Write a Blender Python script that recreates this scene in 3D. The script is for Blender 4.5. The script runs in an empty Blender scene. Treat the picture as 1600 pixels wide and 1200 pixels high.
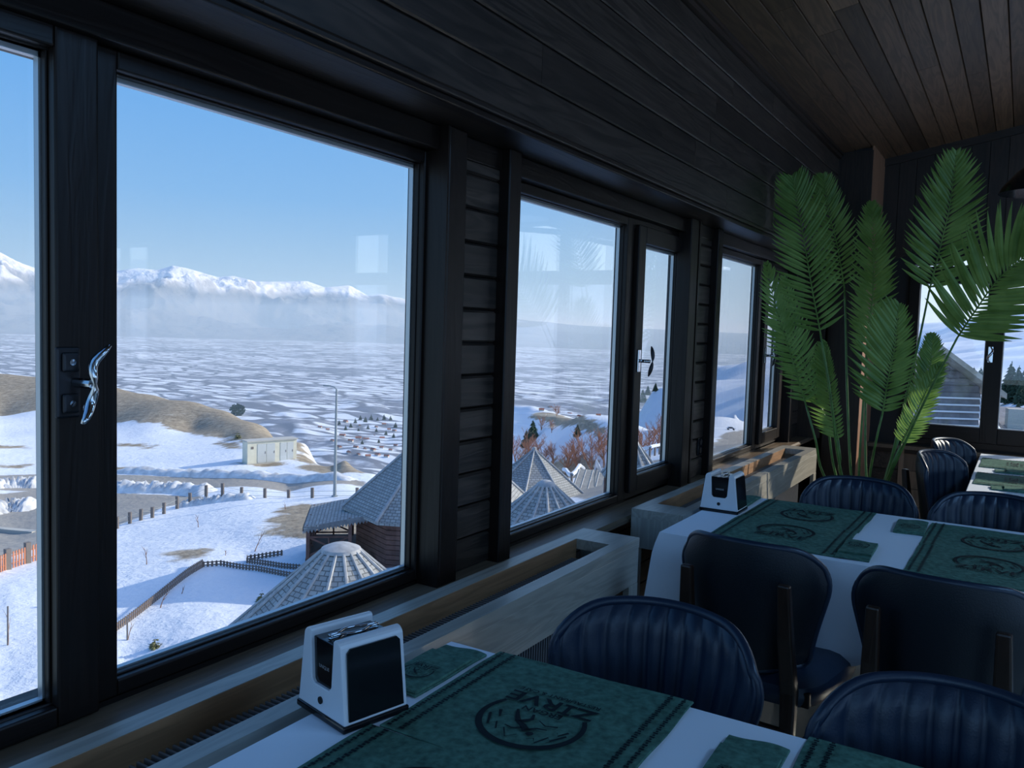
import bpy, math, random
import numpy as np
from mathutils import Vector, Matrix
random.seed(7); rng = np.random.RandomState(7)
S = bpy.context.scene
COL = S.collection
PI = math.pi

# ------------------------------------------------------------------ camera
YAW, PITCH, ROLL, FPX = 31.574, 3.818, 1.792, 1293.87      # degrees, focal length in pixels of the 1600 px wide frame
CAM = Vector((1.47, 0.0, 1.44))
_y, _p, _r = math.radians(YAW), math.radians(PITCH), math.radians(ROLL)
CF = Vector((-math.sin(_y) * math.cos(_p), math.cos(_y) * math.cos(_p), -math.sin(_p)))
_r0 = Vector((math.cos(_y), math.sin(_y), 0)); _u0 = _r0.cross(CF)
CR = _r0 * math.cos(_r) + _u0 * math.sin(_r); CU = -_r0 * math.sin(_r) + _u0 * math.cos(_r)
cd = bpy.data.cameras.new('camera'); cam = bpy.data.objects.new('camera', cd); COL.objects.link(cam)
cd.sensor_width = 36; cd.lens = FPX / 1600 * 36; cd.clip_start = 0.05; cd.clip_end = 120000
cam.matrix_world = Matrix(((CR.x, CU.x, -CF.x, CAM.x), (CR.y, CU.y, -CF.y, CAM.y), (CR.z, CU.z, -CF.z, CAM.z), (0, 0, 0, 1)))
S.camera = cam

# ------------------------------------------------------------------ light
SUN_EL, SUN_AZ = math.radians(24), math.atan2(.60, .80)
w = bpy.data.worlds.new('sky'); S.world = w; w.use_nodes = True
nt = w.node_tree; nt.nodes.clear()
def N_(t, **k):
    x = nt.nodes.new(t)
    for a, v in k.items(): setattr(x, a, v)
    return x
def M_(op, a, b=None, c=None, clamp=False):
    x = N_('ShaderNodeMath', operation=op, use_clamp=clamp)
    for i, q in enumerate((a, b, c)):
        if q is None: continue
        if isinstance(q, (int, float)): x.inputs[i].default_value = q
        else: nt.links.new(q, x.inputs[i])
    return x.outputs[0]
tc = N_('ShaderNodeTexCoord'); sx = N_('ShaderNodeSeparateXYZ'); nt.links.new(tc.outputs['Generated'], sx.inputs[0])
# clear winter sky: colour by the sine of the elevation, brighter and whiter around the sun
sk = N_('ShaderNodeValToRGB'); e = sk.color_ramp
STOPS = [(0, (.50, .68, .84)), (.06, (.40, .62, .88)), (.14, (.26, .53, .93)), (.26, (.175, .46, .95)), (.45, (.13, .38, .90)), (1, (.06, .20, .62))]
while len(e.elements) < len(STOPS): e.elements.new(.5)
for el, (p_, c_) in zip(e.elements, STOPS): el.position = p_; el.color = (*c_, 1)
nt.links.new(sx.outputs[2], sk.inputs[0])
dt = N_('ShaderNodeVectorMath', operation='DOT_PRODUCT'); nt.links.new(tc.outputs['Generated'], dt.inputs[0])
dt.inputs[1].default_value = (math.sin(SUN_AZ) * math.cos(SUN_EL), math.cos(SUN_AZ) * math.cos(SUN_EL), math.sin(SUN_EL))
gw = M_('POWER', M_('MAXIMUM', dt.outputs['Value'], 0.0), 4.0)
glow = N_('ShaderNodeMixRGB', blend_type='ADD'); glow.inputs[0].default_value = 1; gc = N_('ShaderNodeVectorMath', operation='SCALE'); gc.inputs[0].default_value = (1.7, 1.6, 1.45)
nt.links.new(gw, gc.inputs['Scale']); nt.links.new(sk.outputs[0], glow.inputs[1]); nt.links.new(gc.outputs[0], glow.inputs[2]); sky = glow
bg = nt.nodes.new('ShaderNodeBackground'); bg.inputs['Strength'].default_value = 1.0
wo = nt.nodes.new('ShaderNodeOutputWorld')
mp = nt.nodes.new('ShaderNodeMapping'); mp.inputs['Scale'].default_value = (1.6, 1.6, 5)
cn = nt.nodes.new('ShaderNodeTexNoise'); cn.inputs['Scale'].default_value = 2.2; cn.inputs['Detail'].default_value = 7
cr = nt.nodes.new('ShaderNodeValToRGB'); cr.color_ramp.elements[0].position = .56; cr.color_ramp.elements[1].position = .78
mx = nt.nodes.new('ShaderNodeMixRGB'); mx.inputs[2].default_value = (1.15, 1.18, 1.2, 1)
L = nt.links.new
L(tc.outputs['Generated'], mp.inputs[0]); L(mp.outputs[0], cn.inputs['Vector']); L(cn.outputs['Fac'], cr.inputs[0])
cm = nt.nodes.new('ShaderNodeMath'); cm.operation = 'MULTIPLY'; cm.inputs[1].default_value = .45; L(cr.outputs[0], cm.inputs[0])
# thin cloud only on the sunward side of the sky
mr = nt.nodes.new('ShaderNodeMapRange'); mr.inputs[1].default_value = -.25; mr.inputs[2].default_value = .25; L(sx.outputs[0], mr.inputs[0])
cm2 = nt.nodes.new('ShaderNodeMath'); cm2.operation = 'MULTIPLY'; L(cm.outputs[0], cm2.inputs[0]); L(mr.outputs[0], cm2.inputs[1])
L(cm2.outputs[0], mx.inputs[0]); L(sky.outputs[0], mx.inputs[1]); L(mx.outputs[0], bg.inputs[0]); L(bg.outputs[0], wo.inputs[0])
sl = bpy.data.lights.new('sun', 'SUN'); sl.energy = 4.4; sl.angle = math.radians(.53); sl.color = (1, .92, .79)
so = bpy.data.objects.new('sun', sl); COL.objects.link(so)
SD = Vector((math.sin(SUN_AZ) * math.cos(SUN_EL), math.cos(SUN_AZ) * math.cos(SUN_EL), math.sin(SUN_EL)))
so.rotation_euler = SD.to_track_quat('Z', 'Y').to_euler()
# added area fills brightening the tables from out-of-view sides and overhead
def fill_light(nm, loc, rot, sx, sy, watts, col=(.42, .68, 1.0)):
    l = bpy.data.lights.new(nm, 'AREA'); l.shape = 'RECTANGLE'; l.size = sx; l.size_y = sy; l.energy = watts; l.color = col
    o = bpy.data.objects.new(nm, l); COL.objects.link(o); o.location = loc; o.rotation_euler = rot; return o
fill_light('fill_far_side', (10.3, .8, 1.55), (0, PI / 2, 0), 1.6, 8, 90, (.24, .53, 1.0))  # added fill from across the room
fill_light('fill_overhead_near', (2.5, -1.5, 3.12), (0, 0, 0), 1.6, 1.2, 19, (.24, .53, 1.0))  # added overhead fill for the nearest table; no roof window is modelled
fill_light('fill_overhead_far', (4.3, 2.6, 3.45), (0, 0, 0), 1.4, 2.0, 78, (.24, .53, 1.0))  # added overhead fill for the middle table; the ceiling is closed here
fill_light('fill_behind', (3.6, -3.3, 1.85), (PI / 2 - .25, 0, 0), 7, 2.2, 40, (.24, .53, 1.0))  # added fill from behind the camera
S.view_settings.view_transform = 'Standard'; S.view_settings.look = 'None'; S.view_settings.gamma = 1
S.view_settings.use_curve_mapping = False; S.view_settings.exposure = 0.0
S.cycles.max_bounces = 8; S.cycles.diffuse_bounces = 5; S.cycles.transparent_max_bounces = 24; S.cycles.sample_clamp_indirect = 6
S.cycles.volume_bounces = 1; S.cycles.use_denoising = True

# ------------------------------------------------------------------ helpers
def ray(px, py):
    d = CF * FPX + CR * (px - 800) - CU * (py - 600)
    return d.normalized()
def at(px, py, ax, val):
    d = ray(px, py); t = (val - CAM[ax]) / d[ax]; return CAM + d * t
def atd(px, py, depth):
    d = CF * FPX + CR * (px - 800) - CU * (py - 600); return CAM + d * (depth / FPX)
def tag(o, label=None, cat=None, group=None, kind=None):
    if label: o['label'] = label
    if cat: o['category'] = cat
    if group: o['group'] = group
    if kind: o['kind'] = kind
    return o
def thing(name, label, cat, loc=(0, 0, 0), rz=0, group=None):
    o = bpy.data.objects.new(name, None); COL.objects.link(o); o.location = loc; o.rotation_euler = (0, 0, rz)
    o.empty_display_size = .1
    return tag(o, label, cat, group)
def dup(root, loc, rz, label=None, group=None):
    r = root.copy(); COL.objects.link(r); r.location = loc; r.rotation_euler = (0, 0, rz)
    if label: r['label'] = label
    if group: r['group'] = group
    for ch in list(root.children):
        c = ch.copy(); COL.objects.link(c); c.parent = r
        for g in list(ch.children):
            d = g.copy(); COL.objects.link(d); d.parent = c
    return r
class MB:
    def __init__(s): s.v = []; s.f = []
    def add(s, vs, fs, M=None):
        n = len(s.v)
        s.v += [tuple(M @ Vector(v)) if M is not None else tuple(v) for v in vs]
        s.f += [tuple(i + n for i in f) for f in fs]
        return s
    def box(s, x0, x1, y0, y1, z0, z1, M=None):
        return s.add([(x0, y0, z0), (x1, y0, z0), (x1, y1, z0), (x0, y1, z0), (x0, y0, z1), (x1, y0, z1), (x1, y1, z1), (x0, y1, z1)],
                     [(0, 3, 2, 1), (4, 5, 6, 7), (0, 1, 5, 4), (1, 2, 6, 5), (2, 3, 7, 6), (3, 0, 4, 7)], M)
    def prism(s, poly, a0, a1, ax='z', M=None):
        n = len(poly)
        def P(p, a):
            return {'z': (p[0], p[1], a), 'y': (p[0], a, p[1]), 'x': (a, p[0], p[1])}[ax]
        vs = [P(p, a0) for p in poly] + [P(p, a1) for p in poly]
        fs = [tuple(range(n))[::-1], tuple(range(n, 2 * n))] + [(i, (i + 1) % n, n + (i + 1) % n, n + i) for i in range(n)]
        return s.add(vs, fs, M)
    def tube(s, pts, rad, n=8, closed=False, caps=True, flat=1.0):
        pts = [Vector(p) for p in pts]; k = len(pts)
        if not hasattr(rad, '__len__'): rad = [rad] * k
        vs = []; fs = []; up = None
        for i, p in enumerate(pts):
            if closed: t = pts[(i + 1) % k] - pts[i - 1]
            else: t = pts[min(i + 1, k - 1)] - pts[max(i - 1, 0)]
            t.normalize()
            if up is None: up = Vector((0, 0, 1)) if abs(t.z) < .9 else Vector((1, 0, 0))
            a = t.cross(up)
            if a.length < 1e-4: a = t.orthogonal()
            a.normalize(); b = a.cross(t); up = b
            for j in range(n):
                an = 2 * PI * j / n; vs.append(p + a * math.cos(an) * rad[i] + b * math.sin(an) * rad[i] * flat)
        m = k if closed else k - 1
        for i in range(m):
            for j in range(n):
                a0 = i * n + j; a1 = i * n + (j + 1) % n; b0 = ((i + 1) % k) * n + j; b1 = ((i + 1) % k) * n + (j + 1) % n
                fs.append((a0, a1, b1, b0))
        if caps and not closed: fs += [tuple(range(n))[::-1], tuple(range((k - 1) * n, k * n))]
        return s.add(vs, fs)
    def lathe(s, prof, n=24, c=(0, 0), z=0, M=None):
        vs = []; fs = []
        for r, h in prof:
            for j in range(n):
                a = 2 * PI * j / n; vs.append((c[0] + r * math.cos(a), c[1] + r * math.sin(a), z + h))
        for i in range(len(prof) - 1):
            for j in range(n):
                fs.append((i * n + j, i * n + (j + 1) % n, (i + 1) * n + (j + 1) % n, (i + 1) * n + j))
        fs += [tuple(range(n))[::-1], tuple(range((len(prof) - 1) * n, len(prof) * n))]
        return s.add(vs, fs, M)
    def grid(s, P, nu, nv):
        n = len(s.v)
        for i in range(nu):
            for j in range(nv): s.v.append(tuple(P(i / (nu - 1), j / (nv - 1))))
        for i in range(nu - 1):
            for j in range(nv - 1): s.f.append((n + i * nv + j, n + (i + 1) * nv + j, n + (i + 1) * nv + j + 1, n + i * nv + j + 1))
        return s
    def build(s, name, mat, parent=None, smooth=False, bevel=0, kind=None):
        me = bpy.data.meshes.new(name); me.from_pydata(s.v, [], s.f); me.update()
        if mat: me.materials.append(mat)
        o = bpy.data.objects.new(name, me); COL.objects.link(o)
        if parent is not None: o.parent = parent
        if smooth:
            me.polygons.foreach_set('use_smooth', [True] * len(me.polygons))
            if smooth == 'auto':
                try: me.set_sharp_from_angle(angle=math.radians(38))
                except Exception: pass
        if bevel:
            b = o.modifiers.new('bevel', 'BEVEL'); b.width = bevel; b.segments = 2; b.limit_method = 'ANGLE'
        if kind: o['kind'] = kind
        return o
def B(*a): return MB().box(*a)

# ------------------------------------------------------------------ materials
def new_mat(name):
    m = bpy.data.materials.new(name); m.use_nodes = True; n = m.node_tree
    b = n.nodes['Principled BSDF']; return m, n, b
def ramp(n, src, stops):
    r = n.nodes.new('ShaderNodeValToRGB')
    while len(r.color_ramp.elements) < len(stops): r.color_ramp.elements.new(.5)
    for e, (p, c) in zip(r.color_ramp.elements, stops): e.position = p; e.color = (*c, 1)
    n.links.new(src, r.inputs[0]); return r
def bump(n, b, src, strength, dist=.01):
    bp = n.nodes.new('ShaderNodeBump'); bp.inputs['Strength'].default_value = strength; bp.inputs['Distance'].default_value = dist
    n.links.new(src, bp.inputs['Height']); n.links.new(bp.outputs[0], b.inputs['Normal']); return bp
def simple(name, col, rough=.5, metal=0, spec=.5, var=0, scale=30, bmp=0, coord='Object'):
    m, n, b = new_mat(name)
    b.inputs['Base Color'].default_value = (*col, 1); b.inputs['Roughness'].default_value = rough
    b.inputs['Metallic'].default_value = metal; b.inputs['Specular IOR Level'].default_value = spec
    if var or bmp:
        t = n.nodes.new('ShaderNodeTexCoord'); no = n.nodes.new('ShaderNodeTexNoise'); no.inputs['Scale'].default_value = scale; no.inputs['Detail'].default_value = 5
        n.links.new(t.outputs[coord], no.inputs['Vector'])
        if var:
            r = ramp(n, no.outputs['Fac'], [(.3, tuple(c * (1 - var) for c in col)), (.7, tuple(min(1, c * (1 + var)) for c in col))])
            n.links.new(r.outputs[0], b.inputs['Base Color'])
        if bmp: bump(n, b, no.outputs['Fac'], bmp)
    return m
def wood(name, col, axis, rough=.42, var=.5, gs=1.0, spec=.5, piece=.35):
    m, n, b = new_mat(name)
    t = n.nodes.new('ShaderNodeTexCoord'); mpn = n.nodes.new('ShaderNodeMapping')
    sc = [14 * gs] * 3; sc['xyz'.index(axis)] = 1.1 * gs; mpn.inputs['Scale'].default_value = sc
    oi = n.nodes.new('ShaderNodeObjectInfo'); ad = n.nodes.new('ShaderNodeVectorMath'); ad.operation = 'ADD'
    ml = n.nodes.new('ShaderNodeVectorMath'); ml.operation = 'SCALE'; ml.inputs['Scale'].default_value = 37
    cmb = n.nodes.new('ShaderNodeCombineXYZ')
    for i in range(3): n.links.new(oi.outputs['Random'], cmb.inputs[i])
    n.links.new(cmb.outputs[0], ml.inputs[0]); n.links.new(t.outputs['Object'], mpn.inputs[0]); n.links.new(mpn.outputs[0], ad.inputs[0]); n.links.new(ml.outputs[0], ad.inputs[1])
    no = n.nodes.new('ShaderNodeTexNoise'); no.inputs['Scale'].default_value = 1.0; no.inputs['Detail'].default_value = 3; no.inputs['Distortion'].default_value = 1.1
    n.links.new(ad.outputs[0], no.inputs['Vector'])
    wv = n.nodes.new('ShaderNodeMath'); wv.operation = 'MULTIPLY'; wv.inputs[1].default_value = 38; n.links.new(no.outputs['Fac'], wv.inputs[0])
    sn = n.nodes.new('ShaderNodeMath'); sn.operation = 'SINE'; n.links.new(wv.outputs[0], sn.inputs[0])
    ma = n.nodes.new('ShaderNodeMath'); ma.operation = 'MULTIPLY_ADD'; ma.inputs[1].default_value = .22; ma.inputs[2].default_value = .5; n.links.new(sn.outputs[0], ma.inputs[0])
    n2 = n.nodes.new('ShaderNodeTexNoise'); n2.inputs['Scale'].default_value = 3; n2.inputs['Detail'].default_value = 6; n.links.new(ad.outputs[0], n2.inputs['Vector'])
    av = n.nodes.new('ShaderNodeMath'); av.operation = 'ADD'; n.links.new(ma.outputs[0], av.inputs[0]); n.links.new(n2.outputs['Fac'], av.inputs[1])
    hf = n.nodes.new('ShaderNodeMath'); hf.operation = 'MULTIPLY'; hf.inputs[1].default_value = .5; n.links.new(av.outputs[0], hf.inputs[0])
    r = ramp(n, hf.outputs[0], [(.25, tuple(c * (1 - var) for c in col)), (.75, tuple(min(1, c * (1 + var)) for c in col))])
    hv = n.nodes.new('ShaderNodeHueSaturation')
    mr = n.nodes.new('ShaderNodeMapRange'); mr.inputs[3].default_value = 1 - piece; mr.inputs[4].default_value = 1 + piece
    n.links.new(oi.outputs['Random'], mr.inputs[0]); n.links.new(mr.outputs[0], hv.inputs['Value']); n.links.new(r.outputs[0], hv.inputs['Color'])
    n.links.new(hv.outputs[0], b.inputs['Base Color']); b.inputs['Roughness'].default_value = rough; b.inputs['Specular IOR Level'].default_value = spec
    bump(n, b, hf.outputs[0], .25, .004)
    return m
HAZE, HAZE_TOP = 6.6e-5, 380.0
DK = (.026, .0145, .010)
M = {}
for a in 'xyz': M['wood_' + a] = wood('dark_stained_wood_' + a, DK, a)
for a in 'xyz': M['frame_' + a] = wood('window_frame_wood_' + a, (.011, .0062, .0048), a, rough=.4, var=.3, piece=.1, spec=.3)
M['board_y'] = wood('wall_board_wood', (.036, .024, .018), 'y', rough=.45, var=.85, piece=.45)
M['ceil'] = wood('ceiling_board_wood', (.15, .085, .05), 'y', rough=.5, var=.45, piece=.45)
M['sunlit_z'] = wood('sunlit_post_wood', (.36, .17, .095), 'z', rough=.5, var=.3, piece=.1)  # sun on the post side put into the colour as lighter, redder wood
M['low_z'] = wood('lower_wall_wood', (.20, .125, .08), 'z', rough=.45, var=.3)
for a in 'xyz': M['cover_' + a] = wood('pale_grey_oak_' + a, (.36, .33, .28), a, rough=.36, var=.22, piece=.04)
M['sill'] = wood('window_sill_wood', (.15, .105, .07), 'y', rough=.42, var=.3, piece=.1)
M['chair_wood'] = wood('chair_wood', (.03, .015, .010), 'z', rough=.35, var=.3, piece=.1)
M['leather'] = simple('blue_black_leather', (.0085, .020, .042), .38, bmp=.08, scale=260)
M['leather_back'] = simple('blue_black_leather_rear', (.0025, .0055, .011), .5, bmp=.1, scale=260)  # same leather, colour darkened to offset fill light on the rear shells
M['cloth'] = simple('white_tablecloth', (.84, .87, .93), .7, spec=.4, bmp=.15, scale=18)
M['mat'] = simple('green_velvet_cloth', (.075, .165, .125), .9, spec=.15, var=.35, scale=70, bmp=.3)
M['mat_dark'] = simple('dark_green_print', (.006, .014, .018), .8, spec=.2)
M['mat_edge'] = simple('green_hem_cloth', (.05, .095, .07), .9, var=.4, scale=200, spec=.15)
M['white_pl'] = simple('white_plastic', (.72, .74, .78), .32)
M['black_pl'] = simple('black_gloss_plastic', (.006, .007, .009), .12)
M['fin'] = simple('radiator_enamel', (.16, .16, .17), .4)
M['slot_wood'] = wood('brown_board_edge', (.30, .16, .08), 'y', rough=.5, var=.3, piece=.1)
M['chrome'] = simple('chrome', (.6, .6, .62), .12, metal=1)
M['dark_metal'] = simple('dark_metal', (.03, .03, .035), .35, metal=.6)
M['spacer'] = simple('aluminium_spacer', (.55, .56, .58), .35, metal=.7)
M['floor'] = simple('beige_glossy_floor', (.62, .55, .43), .25, var=.08, scale=3)
M['dark_wall'] = simple('dark_paint', (.014, .013, .014), .7)
M['gold'] = simple('gold_lining', (.85, .50, .18), .45)
M['pot'] = simple('grey_plant_pot', (.12, .12, .12), .5)
def leafmat(name, c1, c2, trans):
    m, n, b = new_mat(name)
    t = n.nodes.new('ShaderNodeTexCoord'); no = n.nodes.new('ShaderNodeTexNoise'); no.inputs['Scale'].default_value = 9
    n.links.new(t.outputs['Object'], no.inputs['Vector']); r = ramp(n, no.outputs['Fac'], [(.35, c1), (.65, c2)])
    b.inputs['Roughness'].default_value = .45; n.links.new(r.outputs[0], b.inputs['Base Color'])
    tr = n.nodes.new('ShaderNodeBsdfTranslucent'); n.links.new(r.outputs[0], tr.inputs['Color'])
    mxs = n.nodes.new('ShaderNodeMixShader'); mxs.inputs[0].default_value = trans
    n.links.new(b.outputs[0], mxs.inputs[1]); n.links.new(tr.outputs[0], mxs.inputs[2]); n.links.new(mxs.outputs[0], n.nodes['Material Output'].inputs[0])
    return m
M['palm'] = leafmat('palm_leaf', (.15, .27, .055), (.25, .40, .11), .45)
M['palm_stem'] = simple('palm_stem', (.10, .20, .04), .4, var=.3, scale=20)
M['twig'] = simple('brown_twigs', (.30, .17, .11), .9, var=.3, scale=4)
M['twig_red'] = simple('russet_branches', (.42, .20, .12), .9, var=.35, scale=2)
M['pine'] = simple('dark_pine_needles', (.045, .075, .04), .9, var=.5, scale=3)
M['bush'] = simple('olive_bush', (.16, .16, .07), .9, var=.4, scale=6)
M['bark'] = simple('bark', (.10, .07, .05), .9, var=.3)
# thin clear glass: straight-through transmission plus an angle dependent mirror reflection
gm = bpy.data.materials.new('window_glass'); gm.use_nodes = True; n = gm.node_tree; n.nodes.clear()
geo = n.nodes.new('ShaderNodeNewGeometry'); dp = n.nodes.new('ShaderNodeVectorMath'); dp.operation = 'DOT_PRODUCT'
n.links.new(geo.outputs['Incoming'], dp.inputs[0]); n.links.new(geo.outputs['Normal'], dp.inputs[1])
def mth(op, a, b=None):
    x = n.nodes.new('ShaderNodeMath'); x.operation = op
    for i, q in enumerate((a, b)):
        if q is None: continue
        if isinstance(q, (int, float)): x.inputs[i].default_value = q
        else: n.links.new(q, x.inputs[i])
    return x.outputs[0]
ab = mth('ABSOLUTE', dp.outputs['Value']); om = mth('SUBTRACT', 1.0, ab); p5 = mth('POWER', om, 5.0)
fr = mth('MULTIPLY_ADD', p5, .96); fr.node.inputs[2].default_value = .045
trn = n.nodes.new('ShaderNodeBsdfTransparent'); trn.inputs[0].default_value = (.975, .99, .985, 1)
gl = n.nodes.new('ShaderNodeBsdfGlossy'); gl.inputs['Roughness'].default_value = .0
mxs = n.nodes.new('ShaderNodeMixShader'); out = n.nodes.new('ShaderNodeOutputMaterial')
n.links.new(fr, mxs.inputs[0]); n.links.new(trn.outputs[0], mxs.inputs[1]); n.links.new(gl.outputs[0], mxs.inputs[2]); n.links.new(mxs.outputs[0], out.inputs[0])
M['glass'] = gm
# ================================================================== LANDSCAPE (terrain)
def azr(p): return math.atan2(p[0] - CAM.x, p[1]), math.hypot(p[0] - CAM.x, p[1])
CP = []   # control points: (azimuth, log distance, height)
def cpp(px, py, d):
    p = atd(px, py, d); a, r = azr(p); CP.append((a, math.log(r), p.z))
def cpz(px, d, z):
    p = atd(px, 520, d); a, r = azr(p); CP.append((a, math.log(r), z))
for q in [  # yard
    (475, 882, 40), (200, 1030, 29.5), (0, 1065, 27.5), (20, 930, 36), (170, 990, 31.5), (300, 905, 38), (385, 872, 43), (440, 930, 36), (300, 1000, 30), (600, 900, 36),
    (180, 824, 56), (220, 808, 59), (290, 793, 62), (349, 784, 63), (410, 780, 63), (470, 778, 63), (560, 776, 62), (610, 860, 42), (250, 860, 45), (400, 820, 50), (480, 835, 46),
    (20, 885, 43), (20, 830, 55), (0, 800, 62), (100, 800, 61), (120, 870, 45), (170, 790, 66), (300, 772, 70), (450, 766, 72), (590, 768, 70),
    (0, 745, 78), (200, 748, 77), (400, 748, 76), (560, 756, 72),
    (0, 715, 88), (200, 722, 87), (418, 721, 87), (520, 738, 80), (590, 744, 78), (0, 680, 110), (200, 685, 108), (350, 690, 104), (460, 712, 90), (540, 722, 84),
    (0, 640, 140), (170, 657, 128), (300, 672, 118), (0, 592, 185), (100, 594, 183), (170, 600, 178), (250, 615, 165), (320, 635, 150), (370, 655, 138), (420, 680, 120), (480, 702, 100),
    # ravine side seen through the second and third window
    (815, 800, 44), (870, 745, 72), (960, 728, 84), (1010, 712, 92), (930, 760, 60), 
    (1020, 620, 900), (1150, 690, 85), (1130, 672, 150), (1170, 668, 150), (1145, 660, 300), (1170, 640, 420), (1120, 620, 700), (1170, 600, 800), (1150, 572, 1300), (1100, 575, 1500),
    # up the slope, behind the end wall
    (1445, 670, 34), (1540, 668, 34), (1580, 655, 48), (1600, 640, 62), (1560, 628, 100), (1480, 600, 350), (1600, 610, 160), (1600, 590, 420), (1480, 548, 900), (1600, 530, 900), (1300, 570, 900), (1480, 537, 1400), (1600, 519, 1500)]: cpp(*q)
for q in [(0, 225, -24), (100, 222, -24), (170, 215, -26), (250, 205, -30), (330, 190, -36), (400, 160, -36), (470, 135, -34), (560, 105, -33), (620, 100, -32),
          (0, 320, -55), (150, 320, -58), (300, 300, -65), (450, 250, -68), (600, 190, -66), (700, 150, -50), (700, 90, -24), (740, 60, -13),
          (0, 700, -150), (300, 650, -170), (600, 500, -165), (750, 420, -130), (900, 480, -85), (1000, 600, -90), (820, 700, -190), (950, 1000, -190), (1020, 1400, -200),
          (0, 1500, -290), (300, 1500, -295), (600, 1300, -295), (850, 1500, -290), (1150, 2200, -230), (1050, 2400, -280)]: cpz(*q)
for px in (-500, 0, 300, 600, 900, 1050, 1200): cpz(px, 2900 if px < 1000 else 3600, -335)
for px in (-600, -300, 0, 400, 800, 1100, 1400, 1800, 2300): cpz(px, 12, -9.5 if px < 1000 else -7)
for q in [(-600, 40, -13), (-600, 90, -14), (-600, 200, -14), (-600, 500, -100), (-600, 1500, -290), (1800, 60, -2), (1800, 200, 5), (1800, 900, 60), (1800, 3000, 260), (2300, 60, 0), (2300, 1000, 120), (2300, 3000, 350),
          (1400, 3500, 60), (1600, 3500, 110), (1300, 3500, -100)]: cpz(*q)
for px, py, d in ((800, 640, 300), (830, 641, 270), (870, 648, 235), (910, 656, 200), (950, 668, 170), (1010, 672, 150), (1040, 668, 150)):
    p = atd(px, py, d)
    for k, dz in ((0, 0), (12, -11), (24, -23), (48, -46), (-25, -14), (-70, -60)):
        q = (p.x - .75 * k, p.y - .66 * k); a, r = azr(q); CP.append((a, math.log(r), p.z + dz))
for aa in (.35, .6, .9, 1.2, 1.45):
    for r_, z_ in ((12, -8), (60, -5), (200, 0), (900, 40), (3000, 150)): CP.append((aa, math.log(r_), z_))
CP = np.array(CP)
AS = 3.2
def _d(A, Bm): return np.sqrt(((A[:, None, 0] - Bm[None, :, 0]) * AS) ** 2 + (A[:, None, 1] - Bm[None, :, 1]) ** 2 + 1e-4)
_K = _d(CP, CP); _K += np.eye(len(CP)) * 1e-3
_n = len(CP); _A = np.zeros((_n + 1, _n + 1)); _A[:_n, :_n] = _K; _A[_n, :_n] = 1; _A[:_n, _n] = 1
_W = np.linalg.solve(_A, np.append(CP[:, 2], 0))
def gz(x, y):
    x = np.atleast_1d(np.asarray(x, float)); y = np.atleast_1d(np.asarray(y, float))
    q = np.stack([np.arctan2(x - CAM.x, y), np.log(np.hypot(x - CAM.x, y) + 1e-6)], 1); o = []
    for i in range(0, len(q), 20000):
        o.append(_d(q[i:i + 20000], CP) @ _W[:_n] + _W[_n])
    z = np.concatenate(o); r = np.hypot(x - CAM.x, y)
    ro = np.clip(r - 25, 0, 400) / 400
    z = z + (np.sin(x * .31 + 1.3 * np.sin(y * .17)) * np.cos(y * .27 + x * .05)) * .10 * np.clip(r / 40, 0, 1)
    z = z + ro * (np.sin(x * .047 + 2 * np.sin(y * .021)) * np.sin(y * .039 + 1.)) * 3.0 + np.clip((r - 400) / 1500, 0, 1) * np.sin(x * .011 + np.sin(y * .007) * 2) * np.sin(y * .009) * 12
    return z
def gp(px, py, dmin=18, dmax=6000):
    t = np.geomspace(dmin, dmax, 700); d = CF * FPX + CR * (px - 800) - CU * (py - 600); d = d / FPX
    z = gz(CAM.x + d.x * t, d.y * t); h = CAM.z + d.z * t - z
    k = np.where(h < 0)[0]
    if len(k) == 0: return Vector((CAM.x + d.x * t[-1], d.y * t[-1], z[-1])), t[-1]
    k = k[0]
    if k == 0: f = 0; tt = t[0]
    else: f = h[k - 1] / (h[k - 1] - h[k]); tt = t[k - 1] + f * (t[k] - t[k - 1])
    return Vector((CAM.x + d.x * tt, d.y * tt, CAM.z + d.z * tt)), tt
def on_ground(px, d):
    p = atd(px, 700, d); return Vector((p.x, p.y, float(gz(p.x, p.y)[0])))
az = np.radians(np.concatenate([np.arange(-110, -76, 2.), np.arange(-76, 8, .17), np.arange(8, 80, 2.)]))
rr = np.geomspace(9, 4200, 430)
AZ, RR = np.meshgrid(az, rr, indexing='ij'); X = CAM.x + np.sin(AZ) * RR; Y = np.cos(AZ) * RR
Z = gz(X.ravel(), Y.ravel()).reshape(X.shape)
def segdist(X, Y, P):
    n_ = len(P); best = np.full(X.shape, 1e9); ins = np.zeros(X.shape, bool)
    for i in range(n_):
        x0, y0 = P[i]; x1, y1 = P[(i + 1) % n_]; dx, dy = x1 - x0, y1 - y0
        t = np.clip(((X - x0) * dx + (Y - y0) * dy) / (dx * dx + dy * dy + 1e-9), 0, 1)
        best = np.minimum(best, np.hypot(X - x0 - t * dx, Y - y0 - t * dy))
        c = ((y0 > Y) != (y1 > Y)) & (X < (x1 - x0) * (Y - y0) / (y1 - y0 + 1e-12) + x0); ins ^= c
    return np.where(ins, best, -best)
def region(polys, soft, push=()):
    v = np.full(X.shape, -1.)
    for kpl, pl in enumerate(polys):
        P = []
        for px, py in pl:
            p, d = gp(px, py)
            while d > 260 and py < 800: py += 1.5; p, d = gp(px, py)
            q = p.xy - CAM.xy
            if kpl in push and py < push[kpl](px): p = p + Vector((q.x, q.y, 0)).normalized() * 14
            P.append(tuple(p.xy))
        v = np.maximum(v, np.clip(segdist(X, Y, P) / soft, -1, 1))
    return v * .5 + .5
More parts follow.
